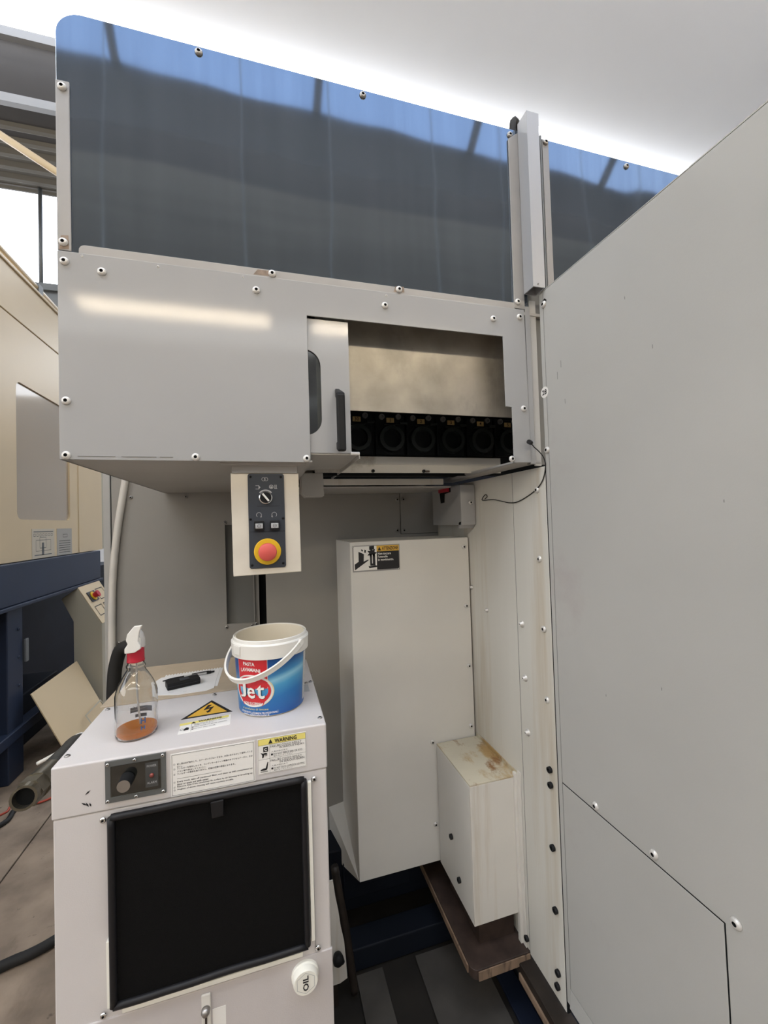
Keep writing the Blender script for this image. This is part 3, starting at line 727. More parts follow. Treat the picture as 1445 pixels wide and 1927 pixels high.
# brown drip tray / plank below the box
tr = thing('drip_tray', (.67, 1.35, -1.375), 'grimy brown tray with a pale worn edge under the stained box', 'tray')
pl = rounded(.560, 1.148, .7565, 1.60, .022, 5, (0, 0, 0, 1))
MB().prism(onZ(pl, -1.374), (0, 0, .029), .002).build('tray', 'rust_brown', tr)
MB().prism([(.578, 1.1465, -1.373), (.755, 1.1465, -1.373), (.755, 1.1465, -1.347), (.578, 1.1465, -1.347)], (0, -.003, 0)).build('front_edge', 'wood_edge', tr)
MB().box(.556, .560, 1.175, 1.60, -1.372, -1.350).build('side_edge', 'wood_edge', tr)
# black rail under the side wall
rl = thing('base_rail', (.74, 1.0, -1.40), 'black oily rail with a pale chipped edge along the foot of the side sheet', 'rail')
MB().box(.715, .775, .30, 1.35, -1.40, -1.362, .003).build('rail', 'rail_black', rl)
MB().box(.709, .715, .30, 1.14, -1.405, -1.385, .001).build('chipped_edge', 'wood_edge', rl)

# base of the machine in the dark
mbz = thing('machine_base', (.5, 1.6, FLOOR), 'navy machine base and cross beam, darkened for the shade under the casing', 'base')
MB().box(.10, .74, 1.62, 1.74, -1.50, -1.26, .006).build('tank', 'navy_shaded', mbz)
MB().box(.255, .52, 1.595, 1.62, -1.435, -1.30, .004).build('tank_cover', 'navy_shaded', mbz)
MB().box(.22, .80, 1.445, 1.53, FLOOR, -1.475, .004).build('cross_beam', 'navy_shaded', mbz)
MB().box(.30, .40, 1.52, 1.60, -1.33, -1.27, .01).build('valve_block', 'navy_shaded', mbz)
MB().box(-.6, 1.6, 2.01, 2.03, FLOOR, .585).build('rear_light_block', 'navy_shaded', None, label='dark plate added behind the rear sheets to block light from the back', category='plate')  # added plate, stops light entering the bay from behind
MB().box(.78, 1.6, .30, 1.75, FLOOR, -1.40).build('side_tank', 'navy_shaded', mbz)
for (x0, x1, lab) in ((.262, .355, 'narrow grey floor plate in the dark beside the cooler'), (.475, .695, 'wide grey floor plate in the dark under the tray')):
    MB().box(x0, x1, .75, 1.43, FLOOR - .003, FLOOR + .006, .002).build('floor_plate', 'plate_grey', None, label=lab, category='plate', group='floor plates under the bay')
MB().prism(onZ([(.705, .80), (.775, .80), (.775, 1.36), (.715, 1.36)], FLOOR), (0, 0, .012), .002).build('blue_floor_plate', 'navy_deep', None, label='dark blue plate on the floor below the black rail', category='plate')
# pale splash strip and pipe behind the cooler
ss = thing('splash_strip', (.18, 1.36, -1.48), 'pale worn strip with a black knob, showing right of the cooler', 'panel')
jag = [(.127, -1.476), (.196, -1.476), (.220, -1.467), (.217, -1.41), (.213, -1.35), (.203, -1.30), (.197, -1.25), (.188, -1.20), (.182, -1.15), (.127, -1.15)]
MB().prism(onY(jag, 1.36), (0, .006, 0)).build('strip', 'stained_white', ss)
MB().lathe([(.013, 0), (.017, .012), (.017, .022), (.010, .030), (0, .031)], (.190, 1.36, -1.385), 16, '-Y').build('knob', 'black_plastic', ss, smooth=True)
MB().lathe([(.009, 0), (.010, .012), (0, .016)], (.201, 1.36, -1.40), 14, '-Y').build('knob', 'black_plastic', ss, smooth=True)
MB().box(.127, .19, 1.366, 1.42, FLOOR, -1.46).build('foot', 'rail_black', ss)
MB().tube([(.192, 1.39, -1.13), (.205, 1.385, -1.22), (.222, 1.38, -1.33), (.236, 1.375, -1.45), (.244, 1.37, FLOOR + .02)], .013, 10).build(
    'oily_pipe', 'rail_black', None, smooth=True, label='grimy dark pipe running down beside the pale splash strip', category='pipe')

# ================================================================== MACHINE: big right side sheet, near the camera
sw = thing('side_panel', (.757, .6, -1.28), 'huge grey machine side sheet filling the right of the picture', 'panel')
up = [(.966, -.721), (.553, -.721), (.548, -1.282), (-.45, -1.282), (-.45, .627), (.966, .627)]
MB().prism(onX(up, .757), (.006, 0, 0), .0015).build('upper_sheet', 'wall_paint', sw)
MB().prism(onX([(.966, -.7235), (.5555, -.7235), (.5505, -1.268), (.966, -1.268)], .757), (.006, 0, 0), .0015).build('lower_sheet', 'wall_paint', sw)
MB().box(.757, .763, .9675, .982, -1.316, .627, .0008, 1).build('folded_edge', 'wall_paint', sw)
MB().prism([(.757, .966, -1.2695), (.757, -.45, -1.2695), (.752, -.45, -1.316), (.752, .966, -1.316)], (.006, 0, 0)).build('foot_strip', 'wall_paint', sw)
MB().box(.7575, .764, .5535, .966, -.7234, -.7212).build('seam_gap', 'black_void', sw)
MB().prism(onX([(.5533, -.7234), (.5553, -.7234), (.5503, -1.268), (.5483, -1.268)], .7575), (.006, 0, 0)).build('seam_gap', 'black_void', sw)
MB().box(.7573, .7635, .9662, .9672, -1.268, .626).build('seam_gap', 'dark_paint', sw)
for (y, z, l) in ((.895, .305, .012), (.640, .34, .008), (.655, -.35, .006), (.92, .385, .02), (.905, .41, .018), (.70, .47, .006), (.52, .02, .005), (.80, -.42, .005)):
    MB().box(.7567, .757, y - .0007, y + .0007, z - l, z).build('scratch', 'dark_paint', sw)
MB().box(.757, .80, -.45, .98, .6275, .6295).build('top_flange', 'wall_paint', sw)
screws(sw, [(.7565, .962, .589), (.7565, .972, .185), (.7565, .847, -.707), (.7565, .689, -.704), (.7565, .534, -.704)], (-1, 0, 0), .0095)
stk = MB(); stk.prism([(.757, .974 + .0155 * math.cos(k * math.pi / 14), .347 + .0155 * math.sin(k * math.pi / 14)) for k in range(28)], (-.0006, 0, 0))
stk = stk.build('number_sticker', 'print_white', sw)
p = Print(stk, (.7564, .974, .347), (0, -1, 0)); p.text('number', 'print_black', '28', 0, -.0072, .019, .0145, align='C', bold=.03, h=.0004); p.done()
MB().prism([(.7565, .972, .60), (.7565, .958, .604), (.7565, .950, .596), (.7565, .966, .578)], (-.0004, 0, 0)).build('slot_mark', 'black_void', sw)

# twisted wire and its plug
wr = thing('loose_wire', (.75, 1.05, .05), 'thin black twisted wire trailing from a small plug to the side sheet', 'wire')
MB().tube([(.714, .984, .205), (.722, .982, .194), (.736, .982, .183), (.748, .978, .165), (.7545, .980, .141), (.7545, .995, .103), (.7545, 1.035, .075), (.7545, 1.109, .051), (.7545, 1.158, .048), (.7545, 1.214, .057), (.7545, 1.264, .065), (.7545, 1.336, .067), (.7545, 1.313, .085), (.7545, 1.300, .078), (.7545, 1.316, .070)], .0015, 6, 5).build('wire', 'black_rubber', wr, smooth=True)
MB().cyl((.698, .972, .2065), (.716, .988, .2075), .0062, n=12).build('plug', 'black_plastic', wr)

# ================================================================== MACHINE: tool magazine cabinet
mg = thing('tool_magazine', (.15, 1.4, .149), 'wide grey tool magazine cabinet with an open sliding door', 'cabinet')
pan = [(-.404, .149), (.108, .148), (.108, .505), (.6465, .505), (.6475, .309), (.667, .308), (.667, .153), (.722, .154), (.718, .588), (-.404, .587)]
MB().prism(onY(pan, .998), (0, .003, 0), .0008).build('front_panel', 'machine_paint', mg)
MB().box(-.404, -.400, 1.001, 1.915, .149, .587).build('side_plate', 'under_paint', mg)
MB().box(-.404, .112, 1.001, 1.915, .149, .153).build('bottom_plate', 'under_paint', mg)
MB().box(-.404, .98, 1.001, 1.915, .575, .583).build('top_plate', 'under_paint', mg)
MB().box(.055, .226, 1.006, 1.46, .168, .172).build('door_floor', 'under_paint', mg)
MB().box(.206, .230, .999, 1.012, .1675, .1755, .002).build('floor_tab', 'screw_white', mg)
MB().prism([(.228, 1.006, .168), (.228, 1.46, .168), (.2285, 1.46, .156), (.2285, 1.006, .160)], (.003, 0, 0)).build('floor_edge', 'under_paint', mg)
MB().prism([(.679, 1.001, .154), (.757, 1.001, .154), (.757, 1.58, .154), (.716, 1.58, .154)], (0, 0, .006)).build('right_floor', 'under_paint', mg)
MB().prism([(.667, 1.001, .153), (.679, 1.001, .153), (.716, 1.58, .153), (.704, 1.58, .165)], (0, 0, .004)).build('right_lip', 'machine_paint', mg)
MB().box(.215, 1.02, 1.07, 1.074, .2985, .575).build('inner_plate', 'stained_steel', mg)
MB().box(.13, .15, 1.02, 1.90, .172, .575).build('inner_side', 'dark_paint', mg)
MB().box(1.0, 1.02, 1.01, 1.30, .16, .575).build('inner_side', 'stained_steel', mg)
MB().box(.15, 1.02, 1.336, 1.34, .155, .575).build('pot_backing', 'pot_black', mg)
MB().box(.15, .80, 1.28, 1.283, .158, .2105).build('drip_plate', 'grimy_paint', mg)
MB().box(.15, .80, 1.279, 1.2805, .1845, .186).build('drip_plate_fold', 'under_paint', mg)
screws(mg, [(.335, 1.279, .1635), (.509, 1.279, .1635)], (0, -1, 0), .0055, 'cap', 'black_rubber')
MB().box(.515, .530, 1.276, 1.279, .160, .166, .001).build('rust_flake', 'rust_brown', mg)
MB().box(.12, .655, 1.445, 1.455, .134, .157, .002).build('guide_rail', 'stained_white', mg)
MB().box(.10, .69, 1.455, 1.74, .124, .130).build('rear_floor', 'under_paint', mg)
MB().box(.10, .80, 1.37, 1.445, .162, .168).build('rail_gap', 'black_void', mg)
MB().box(.09, .66, 1.60, 1.915, .150, .156).build('rear_bottom', 'under_paint', mg)
MB().prism(onY([(.110, .160), (.178, .160), (.180, .086), (.122, .084), (.109, .098)], 1.30), (0, .06, 0), .003).build('end_block', 'under_paint', mg)
screws(mg, [(-.391, .998, .565), (-.323, .998, .552), (-.008, .998, .552), (.306, .998, .552), (.618, .998, .551), (.702, .998, .565), (-.391, .998, .271), (-.392, .998, .1575),
            (-.146, .998, .157), (.0985, .998, .157), (.704, .998, .305), (.660, .998, .163)], (0, -1, 0), .0088)
screws(mg, [(-.359, .998, .581, .0022), (-.215, .998, .579, .0026), (-.037, .998, .580, .002), (.311, .998, .579, .0026)], (0, -1, 0), .0025, 'dome', 'print_white', 'rivet')
for (x0, x1) in ((-.372, -.303), (-.292, -.225), (-.218, -.192)):
    MB().box(x0, x1, .9972, .998, .1555, .1568).build('scratch', 'dark_paint', mg)
# vertical edge strips between front panel and the side sheet
MB().box(.7225, .7385, 1.0005, 1.006, .150, .60, .001).build('edge_strip', 'machine_paint', mg)
MB().box(.7395, .760, 1.003, 1.009, .145, .62, .001).build('edge_strip', 'wall_paint', mg)
MB().box(.722, .797, 1.012, 1.016, .15, 1.105).build('edge_backing', 'dark_paint', mg)
# sliding door: leaf with a slot window and a black bow handle
wn_ = rounded(.02, .215, .1385, .425, .040, 8, (1, 1, 0, 0))
mb = MB().holed(onY([(.012, .172), (.2095, .172), (.2095, .5005), (.012, .5005)], 1.0035), [onY(wn_, 1.0035)], (0, .002, 0))
dr = mb.build('sliding_door', 'machine_paint', mg)
MB().prism(onY(wn_, 1.0075), (0, .002, 0)).build('window_pane', 'thermo_cover', dr)
hb = MB(); hb.prism([(.168, .955, .306), (.188, .955, .306), (.188, .955, .170), (.168, .955, .170)], (0, .016, 0), .004)
hb.prism([(.168, .957, .309), (.188, .957, .309), (.184, 1.003, .332), (.172, 1.003, .332)], (0, 0, -.022), .003)
hb.prism([(.168, .957, .189), (.188, .957, .189), (.184, 1.003, .200), (.172, 1.003, .200)], (0, 0, -.020), .003)
hb.build('handle', 'black_plastic', dr)

# tool pots seen through the opening, each with its number plate
for i, (x, num) in enumerate(((.295, '30'), (.410, '1'), (.520, '2'), (.632, '3'), (.747, '4'), (.858, '5'))):
    lab = {'30': 'black tool pot with number plate 30, next to the door', '1': 'black tool pot numbered 1, with the brightest brass plate', '2': 'black tool pot numbered 2, third from the sliding door',
           '3': 'black tool pot numbered 3, middle right of the open window', '4': 'black tool pot numbered 4, last one wholly in view', '5': 'black tool pot at the right edge of the opening, plate 5 half hidden'}[num]
    t = thing('tool_pot', (x, 1.31, .277), lab, 'tool pot', 'numbered tool pots in the magazine')
    MB().box(x - .052, x + .052, 1.322, 1.336, .222, .360, .004).build('pot_body', 'pot_black', t)
    MB().lathe([(.031, 0), (.031, .02), (.043, .02), (.044, .010), (.046, 0)], (x + .002, 1.322, .277), 32, '-Y', closed=True).build('ring', 'pot_ring', t, auto=40)
    pt = MB().box(x - .0135, x + .0135, 1.3155, 1.318, .331, .3475, .0005, 1).build('number_plate', 'brass_plate', t)
    p = Print(pt, (x, 1.3155, .331)); p.text('number', 'print_black', num, 0, .0028, None, .0115, align='C', bold=.01, h=.0004); p.done()
    MB().box(x - .024, x + .028, 1.309, 1.322, .322, .3255, .001).build('clip', 'pot_ring', t)
    MB().box(x + .034, x + .060, 1.314, 1.322, .328, .336, .001).build('spacer', 'pot_ring', t)
    for dx in (-.029, .029):
        MB().lathe([(.0095, 0), (.0095, .007), (.0055, .007), (.0050, .002), (0, .002)], (x + dx, 1.322, .3505 + (.002 if dx > 0 else 0)), 18, '-Y').build('bolt', 'steel_grey', t, auto=40)

# ================================================================== smoked guard sheets over the cabinet
def big_round(x0, z0, x1, z1, r): return rounded(x0, z0, x1, z1, r, 10, (0, 0, 1, 0))
gs = thing('guard_screen', (.15, 1.0, .59), 'long dark reflective guard sheet with a rounded corner above the cabinet', 'guard screen')
MB().prism(onY(big_round(-.4045, .560, .735, 1.1125, .050), 1.0035), (0, .004, 0), .0008).build('sheet', 'smoked_sheet', gs)
MB().box(-.4045, -.379, .9995, 1.0028, .589, .955, .0015).build('edge_strip', 'strip_metal', gs)
MB().prism(onY(rounded(-.366, .586, .690, .606, .012, 5, (0, 0, 1, 0)), .9995), (0, .003, 0), .0008).build('bottom_strip', 'strip_metal', gs)
MB().prism(onY([(.687, .590), (.7215, .590), (.7215, 1.103), (.689, 1.078)], .9985), (0, .004, 0), .0008).build('end_strip', 'strip_metal', gs)
screws(gs, [(-.392, .999, .940), (-.393, .999, .606), (.029, .999, .597), (.346, .999, .599), (.698, .998, .608)], (0, -1, 0), .0088)
screws(gs, [(-.123, 1.003, 1.098), (.266, 1.003, 1.098), (.697, 1.003, 1.094)], (0, -1, 0), .0088, 'dome', 'screw_steel')
for (x, z, w_, h_) in ((-.392, .606, .009, .016), (.012, .597, .026, .007), (.346, .600, .015, .008)):
    MB().prism(onY([(x - w_, z - h_), (x + w_, z - h_ * .8), (x + w_ * .9, z + h_), (x - w_ * .6, z + h_ * .9)], .9993), (0, .0002, 0)).build('rust_patch', 'rust_patch', gs)
pc = thing('post_channel', (.74, .97, .632), 'tall silver box channel standing between the two guard sheets', 'post')
MB().holed(onZ([(.7195, .955), (.758, .955), (.758, .9975), (.7195, .9975)], .632), [onZ([(.7225, .958), (.755, .958), (.755, .9945), (.7225, .9945)], .632)], (0, 0, .492)).build('channel', 'galvanised', pc)
MB().prism([(.7195, .955, 1.124), (.758, .955, 1.124), (.758, .9975, 1.124), (.7195, .9975, 1.124)], (0, 0, .001)).build('cap', 'galvanised', pc)
MB().tube([(.716, 1.012, .60), (.715, 1.014, .90), (.716, 1.016, 1.13), (.735, 1.02, 1.15), (.755, 1.02, 1.10)], .010, 8).build('edge_seal', 'black_rubber', pc, smooth=True)
screws(pc, [(.735, .9545, .640, .003)], (0, -1, 0), .003, 'dome', 'screw_steel')
g2 = thing('guard_screen', (1.2, 1.0, .6), 'short dark reflective guard sheet right of the silver post', 'guard screen')
MB().prism(onY([(.7985, .60), (1.75, .60), (1.75, 1.1085), (.7985, 1.1085)], 1.0035), (0, .004, 0), .0008).build('sheet', 'smoked_sheet', g2)
MB().box(.803, .8245, .9995, 1.0028, .60, 1.105, .001).build('edge_strip', 'strip_metal', g2)
MB().box(.792, .7978, .995, 1.010, .60, 1.11, .001).build('edge_bar', 'steel_grey', g2)
screws(g2, [(.8135, .999, 1.0955), (1.114, 1.003, 1.091), (1.42, 1.003, 1.09)], (0, -1, 0), .0088, 'dome', 'screw_steel')

# ================================================================== hanging control box
cb = thing('control_box', (0, 1.06, -.118), 'off-white control box with charcoal plate hanging under the cabinet', 'control panel')
MB().prism(onY([(-.077, .127), (.0815, .127), (.0825, -.1165), (-.0755, -.1185)], 1.04), (0, .07, 0), .0015).build('housing', 'control_white', cb)
MB().box(-.0735, .078, 1.035, 1.105, .127, .149).build('hanger', 'under_paint', cb)
MB().box(-.098, .098, 1.02, 1.11, .1435, .1488).build('mount_flange', 'under_paint', cb)
fpn = MB().prism(onY(rounded(-.0385, -.1025, .046, .1245, .005), 1.04), (0, -.0035, 0), .0006).build('face_plate', 'charcoal_plate', cb)
screws(fpn, [(-.032, 1.0365, .117), (.0385, 1.0365, .117), (-.034, 1.0365, .0155), (.0415, 1.0365, .016), (-.033, 1.0365, -.094), (.0395, 1.0365, -.093)], (0, -1, 0), .0032, 'dome', 'black_plastic')
p = Print(fpn, (0, 1.0365, 0)); Y_ = 'print_grey'
p.disc('marking', Y_, -.002, .1115, .0045, r_in=.0036); p.disc('marking', Y_, .004, .1115, .0045, r_in=.0036)
p.rect('marking', Y_, -.021, .0955, -.013, .0965); p.rect('marking', Y_, -.021, .0875, -.013, .0885); p.poly('marking', Y_, [(-.014, .0865), (-.0095, .092), (-.014, .0975)])
p.disc('marking', Y_, .0155, .093, .005, r_in=.0035); p.disc('marking', Y_, .0155, .0922, .0022)
for k in range(4): p.rect('marking', Y_, .0225 + .0018 * k, .089, .0232 + .0018 * k, .098)
p.rect('marking', Y_, .0225, .088, .0295, .0892)
p.disc('marking', 'print_grey', .002, .067, .0195, r_in=.0165, a0=40, a1=140, n=16)
p.disc('marking', Y_, -.0145, .0255, .0062, r_in=.0052, a0=-50, a1=230, n=20); p.poly('marking', Y_, [(-.0115, .0185), (-.0082, .0205), (-.0088, .0235)])
p.disc('marking', Y_, .021, .0255, .0062, r_in=.0052, a0=-50, a1=230, n=20); p.poly('marking', Y_, [(.0148, .0235), (.0142, .0205), (.0175, .0185)])
p.rect('groove', 'black_void', -.018, .0462, .034, .0468, .0003); p.rect('groove', 'black_void', -.0375, -.0150, .0455, -.0143, .0003)
p.done()
kn = MB().lathe([(.0155, 0), (.0155, .004), (.0135, .0055), (.0135, .004)], (.002, 1.0365, .067), 32, '-Y').build('selector_switch', 'chrome', fpn, smooth=False)
MB().cyl((.002, 1.0325, .067), (.002, 1.030, .067), .0132, n=28).build('selector_dial', 'black_plastic', fpn)
c45 = Vector((.62, 0, -.78)); n45 = Vector((.78, 0, .62)); O45 = Vector((.002, 1.030, .067))
MB().prism([O45 + c45 * a + n45 * b for a, b in ((-.0115, -.0022), (.0115, -.0022), (.0115, .0022), (-.0115, .0022))], (0, -.008, 0), .0006).build('selector_lever', 'white_plastic', fpn)
for x in (-.0145, .0215):
    MB().box(x - .0115, x + .0115, 1.026, 1.0365, -.0115, .0085, .001).build('push_button_guard', 'black_plastic', fpn)
    bb = MB().box(x - .0085, x + .0085, 1.0235, 1.0275, -.0072, .0050, .0012).build('push_button', 'print_grey', fpn)
    MB().cyl((x - .011, 1.0345, .0098), (x + .011, 1.0345, .0098), .0022, n=8).build('hinge_pin', 'black_rubber', fpn)
    q = Print(fpn, (x, 1.0235, -.0012)); q.disc('marking', 'print_black', 0, 0, .0042, r_in=.0034, n=16); q.rect('marking', 'print_black', -.003, -.0004, .003, .0004); q.done()
MB().lathe([(.0315, 0), (.0315, .002), (.0300, .0035), (.019, .0035)], (.0035, 1.0365, -.063), 40, '-Y').build('stop_collar', 'estop_yellow', fpn, auto=30)
MB().lathe([(.0145, 0), (.0145, .012), (.0205, .014), (.0212, .019), (.0205, .0245), (.0185, .0265), (.0, .0268)], (.0035, 1.033, -.063), 40, '-Y').build('stop_button', 'estop_red', fpn, auto=50)

# ================================================================== OIL COOLER
CX0, CX1, CY0, CY1, CT = -.404, .121, .945, 1.413, -.450
oc = thing('oil_cooler', (-.14, 1.18, FLOOR), 'light grey floor-standing oil cooler with a black filter front', 'cooler')
MB().box(CX0 + .002, CX1 - .002, CY0 + .002, CY1, FLOOR + .05, -.55, .003).build('cabinet', 'cooler_paint', oc)
MB().box(CX0, CX1, CY0, CY1, -.549, CT, .0035, 3).build('top_cover', 'cooler_paint', oc)
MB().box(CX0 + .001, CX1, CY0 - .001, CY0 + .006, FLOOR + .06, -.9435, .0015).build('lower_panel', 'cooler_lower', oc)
for x in (CX0 + .05, CX1 - .05):
    for y in (CY0 + .06, CY1 - .06): MB().cyl((x, y, FLOOR), (x, y, FLOOR + .055), .022, .016, 14).build('foot', 'black_rubber', oc)
fm = MB().box(-.305, .068, .938, .950, -.917, -.556, .005).build('filter', 'filter_black', oc)
fr = MB()
for a, b in (((-.302, -.558), (.068, -.560)), ((-.302, -.917), (.068, -.914)), ((-.302, -.558), (-.302, -.917)), ((.067, -.560), (.067, -.914))):
    v = Vector((a[0], .937, a[1])); w = Vector((b[0], .937, b[1])); n_pts = [v.lerp(w, k / 8) + Vector((0, 0, random.uniform(-.0012, .0012))) for k in range(9)]
    fr.tube(n_pts, .0068, 10, 2)
fr.build('padded_border', 'filter_border', fm, smooth=True)
MB().prism([(-.121, .929, -.562), (-.096, .929, -.561), (-.097, .930, -.594), (-.119, .930, -.595)], (0, -.004, 0), .0015).build('pull_tab', 'filter_border', fm)
MB().box(.0755, .0835, .936, .945, -.908, -.567, .001).build('filter_rail', 'cap_white', oc)
MB().box(-.288, .056, .936, .945, -.934, -.925, .001).build('filter_rail', 'cap_white', oc)
MB().box(-.3125, -.3055, .934, .945, -.915, -.790, .001).build('filter_rail', 'cap_white', oc)
MB().box(.084, .0848, .9445, .9465, -.94, -.565).build('panel_seam', 'dark_paint', oc)
screws(oc, [(-.318, .945, -.565), (.083 + .008, .945, -.567), (.090, .945, -.9335), (-.322, .945, -.9345)], (0, -1, 0), .0062, 'dome', 'chrome')
screws(oc, [(-.261, .944, -.9355), (.027, .944, -.9355)], (0, -1, 0), .0055, 'dome', 'screw_steel')
screws(oc, [(-.142, 1.205, CT), (-.391, 1.203, CT), (-.392, .985, CT), (.111, .976, CT), (.100, 1.200, CT), (.113, 1.205, CT)], (0, 0, 1), .0055, 'dome', 'screw_steel')
# black nicks in the paint at the front left corner
for (x, z, a, l) in ((-.343, -.507, 40, .012), (-.349, -.528, -35, .012), (-.344, -.530, -60, .010), (-.339, -.531, -70, .008)):
    d = Vector((math.cos(math.radians(a)), 0, math.sin(math.radians(a)))) * l / 2; nn = Vector((-d.z, 0, d.x)).normalized() * .0016; c = Vector((x, .9449, z))
    MB().prism([c - d, c + nn, c + d, c - nn], (0, -.0003, 0)).build('paint_chip', 'print_black', oc)
# thermostat window
tf = MB().holed(onY([(-.3125, -.5335), (-.2055, -.5335), (-.2055, -.4535), (-.3125, -.4535)], .9415), [onY([(-.303, -.5235), (-.2145, -.5235), (-.2145, -.4635), (-.303, -.4635)], .9415)], (0, .0035, 0)).build('thermostat_frame', 'thermo_grey', oc)
MB().box(-.303, -.2145, .9440, .9446, -.5235, -.4635).build('backplate', 'thermo_dark', tf)
MB().box(-.303, -.2145, .9405, .9415, -.5235, -.4635).build('cover', 'thermo_cover', tf)
MB().cyl((-.274, .944, -.4915), (-.274, .9180, -.4930), .0130, .0118, 28).build('knob', 'black_plastic', tf, auto=40)
MB().cyl((-.274, .9182, -.4930), (-.274, .9172, -.4930), .0115, n=28).build('knob_face', 'screw_steel', tf)
screws(tf, [(-.308, .9413, -.459), (-.261, .9413, -.4578), (-.2105, .9413, -.4578), (-.308, .9413, -.5295), (-.259, .9413, -.5295), (-.2105, .9413, -.5295)], (0, -1, 0), .0034, 'dome', 'chrome')
p = Print(tf, (0, .9405, 0)); p.rect('indicator_panel', 'thermo_dark', -.242, -.516, -.219, -.467, .0002)
p.text('lettering', 'print_grey', 'POWER', -.2305, -.4765, .017, .0045, align='C', h=.0005); p.text('lettering', 'print_grey', 'ALARM', -.2305, -.5095, .017, .0045, align='C', h=.0005); p.done()
MB().lathe([(.0042, 0), (.0042, .002), (.002, .004), (0, .0042)], (-.2305, .9405, -.493), 16, '-Y').build('alarm_lamp', 'led_red', tf, smooth=True)
# instruction label
il = MB().box(-.197, -.0335, .9441, .9449, -.5465, -.4605, .0003, 1).build('instruction_label', 'print_white', oc)
p = Print(il, (-.197, .9441, -.5465)); W, H = .1635, .086; B = 'print_black'
p.frame('border', B, .0022, .0022, W - .0022, H - .0022, .0006, .0003)
jp = ((.0625, '①', '週１回は必ず取外して、エアーガンでブローするか、水洗いをするかして清掃してくだ', .147), (.0570, '', 'さい。', .010), (.0530, '②', 'フィルターを取外したとき、コンデンサーのフィン表面のホコリをエアーガン、又は', .147),
      (.0475, '', 'ブラシ等で除去してください。', .055), (.0425, '③', 'フィルターの清掃を怠りますと、機械の故障の原因となります。', .112))
for z, nm, tx, wd_ in jp:
    if nm: p.text('lettering', B, nm, .0050, z, None, .0036, h=.0004)
    p.text('lettering', B, tx, .0118, z, wd_, .0037, h=.0004, bold=.012)
p.rect('border', B, .0118, .0345, .097, .0350, .0003)
en = ((.0265, '①', 'Every week, take off condenser filter, and clean up with compressed air', .147), (.0215, '', 'blow or wash out with water.', .060), (.0165, '②', 'Remove dust from condenser fin surface by air blowing or brushing up.', .147), (.0110, '③', 'Neglect of above cleaning will cause machine trouble.', .108))
for z, nm, tx, wd_ in en:
    if nm: p.text('lettering', B, nm, .0050, z, None, .0036, h=.0004)
    p.text('lettering', B, tx, .0118, z, wd_, .0040, h=.0004, bold=.012)
p.done()
# warning label on the front
wl = MB().box(-.0275, .0755, .9441, .9449, -.5355, -.4600, .0003, 1).build('warning_label', 'print_white', oc)
p = Print(wl, (-.0275, .9441, -.5355)); W, H = .103, .0755
p.rect('yellow_header', 'print_yellow', .0015, .0615, W - .0015, H - .0012, .0003)
p.rect('border', B, .0015, .0610, W - .0015, .0615, .0004); p.rect('border', B, .0015, .0312, W - .0015, .0316, .0004); p.rect('border', B, .0245, .0015, .0249, .061, .0004)
p.frame('border', 'print_grey', .0012, .0012, W - .0012, H - .0010, .0004, .0004)
p.poly('lettering', B, [(.0225, .0630), (.0312, .0630), (.0268, .0728)]); p.text('lettering', B, 'WARNING', .0355, .0632, .047, .0085, bold=.03)
for z0, l2, a, b_ in ((.0316, 'IN SERIOUS INJURY.', 'DO NOT PIERCE BAR OR ROD.', .062), (.0016, 'IN SERIOUS BURN.', 'DO NOT TOUCH COMPRESSOR AND PIPING.', .066)):
    p.text('lettering', B, 'FAILURE COULD RESULT', .0265, z0 + .0225, .066, .0048); p.text('lettering', B, l2, W - .0035, z0 + .0172, .054, .0048, align='R')
    p.text('lettering', B, '人身の恐れあり', .028, z0 + .0120, .034, .0030)
    p.rect('lettering', B, .0275, z0 + .0055, .0315, z0 + .0095); p.text('lettering', B, a, .033, z0 + .0055, b_, .0042)
    p.text('lettering', B, '触れないでください', .033, z0 + .0020, .040, .0026)
p.rect('pictogram', B, .0115, .0470, .0215, .0575); p.text('pictogram_letter', 'print_white', 'C', .0165, .0492, None, .0062, align='C', h=.0012, bold=.04)
p.poly('pictogram', B, [(.0060, .0465), (.0110, .0440), (.0150, .0450), (.0195, .0440), (.0190, .0415), (.0140, .0410), (.0115, .0345), (.0090, .0345), (.0092, .0405)])
p.rect('pictogram', B, .0160, .0375, .0172, .0425); p.rect('pictogram', B, .0182, .0385, .0194, .0435)
p.rect('pictogram', B, .0050, .0048, .0205, .0060); p.poly('pictogram', B, [(.0050, .0078), (.0180, .0082), (.0182, .0120), (.0120, .0125), (.0055, .0105)])
p.poly('pictogram', B, [(.0150, .0105), (.0200, .0250), (.0216, .0245), (.0192, .0100)])
p.done()
# labels on the top cover
tl_ = MB(); tl_.prism([(-.2015, 1.078, CT), (-.088, 1.083, CT), (-.1445, 1.170, CT)], (0, 0, .0005)); tl_ = tl_.build('hazard_triangle', 'print_black', oc)
p = Print(tl_, (0, 0, CT + .0005), (1, 0, 0), (0, 1, 0)); p.poly('yellow_field', 'print_amber', [(-.1890, 1.0835), (-.1005, 1.0875), (-.1445, 1.156)], .0003)
p.poly('lightning', B, [(-.150, 1.140), (-.1395, 1.140), (-.147, 1.124), (-.1335, 1.128), (-.1415, 1.103), (-.137, 1.103), (-.1455, 1.094), (-.150, 1.105), (-.1462, 1.104), (-.142, 1.118), (-.157, 1.112)], .0006); p.done()
tw = MB(); tw.prism([(-.195, 1.004, CT), (-.088, 1.014, CT), (-.090, 1.068, CT), (-.1965, 1.056, CT)], (0, 0, .0005)); tw = tw.build('warning_label', 'print_white', oc)
uT = Vector((.107, .011, 0)).normalized(); vT = Vector((-uT.y, uT.x, 0))
p = Print(tw, Vector((-.195, 1.004, CT + .0005)), uT, vT)
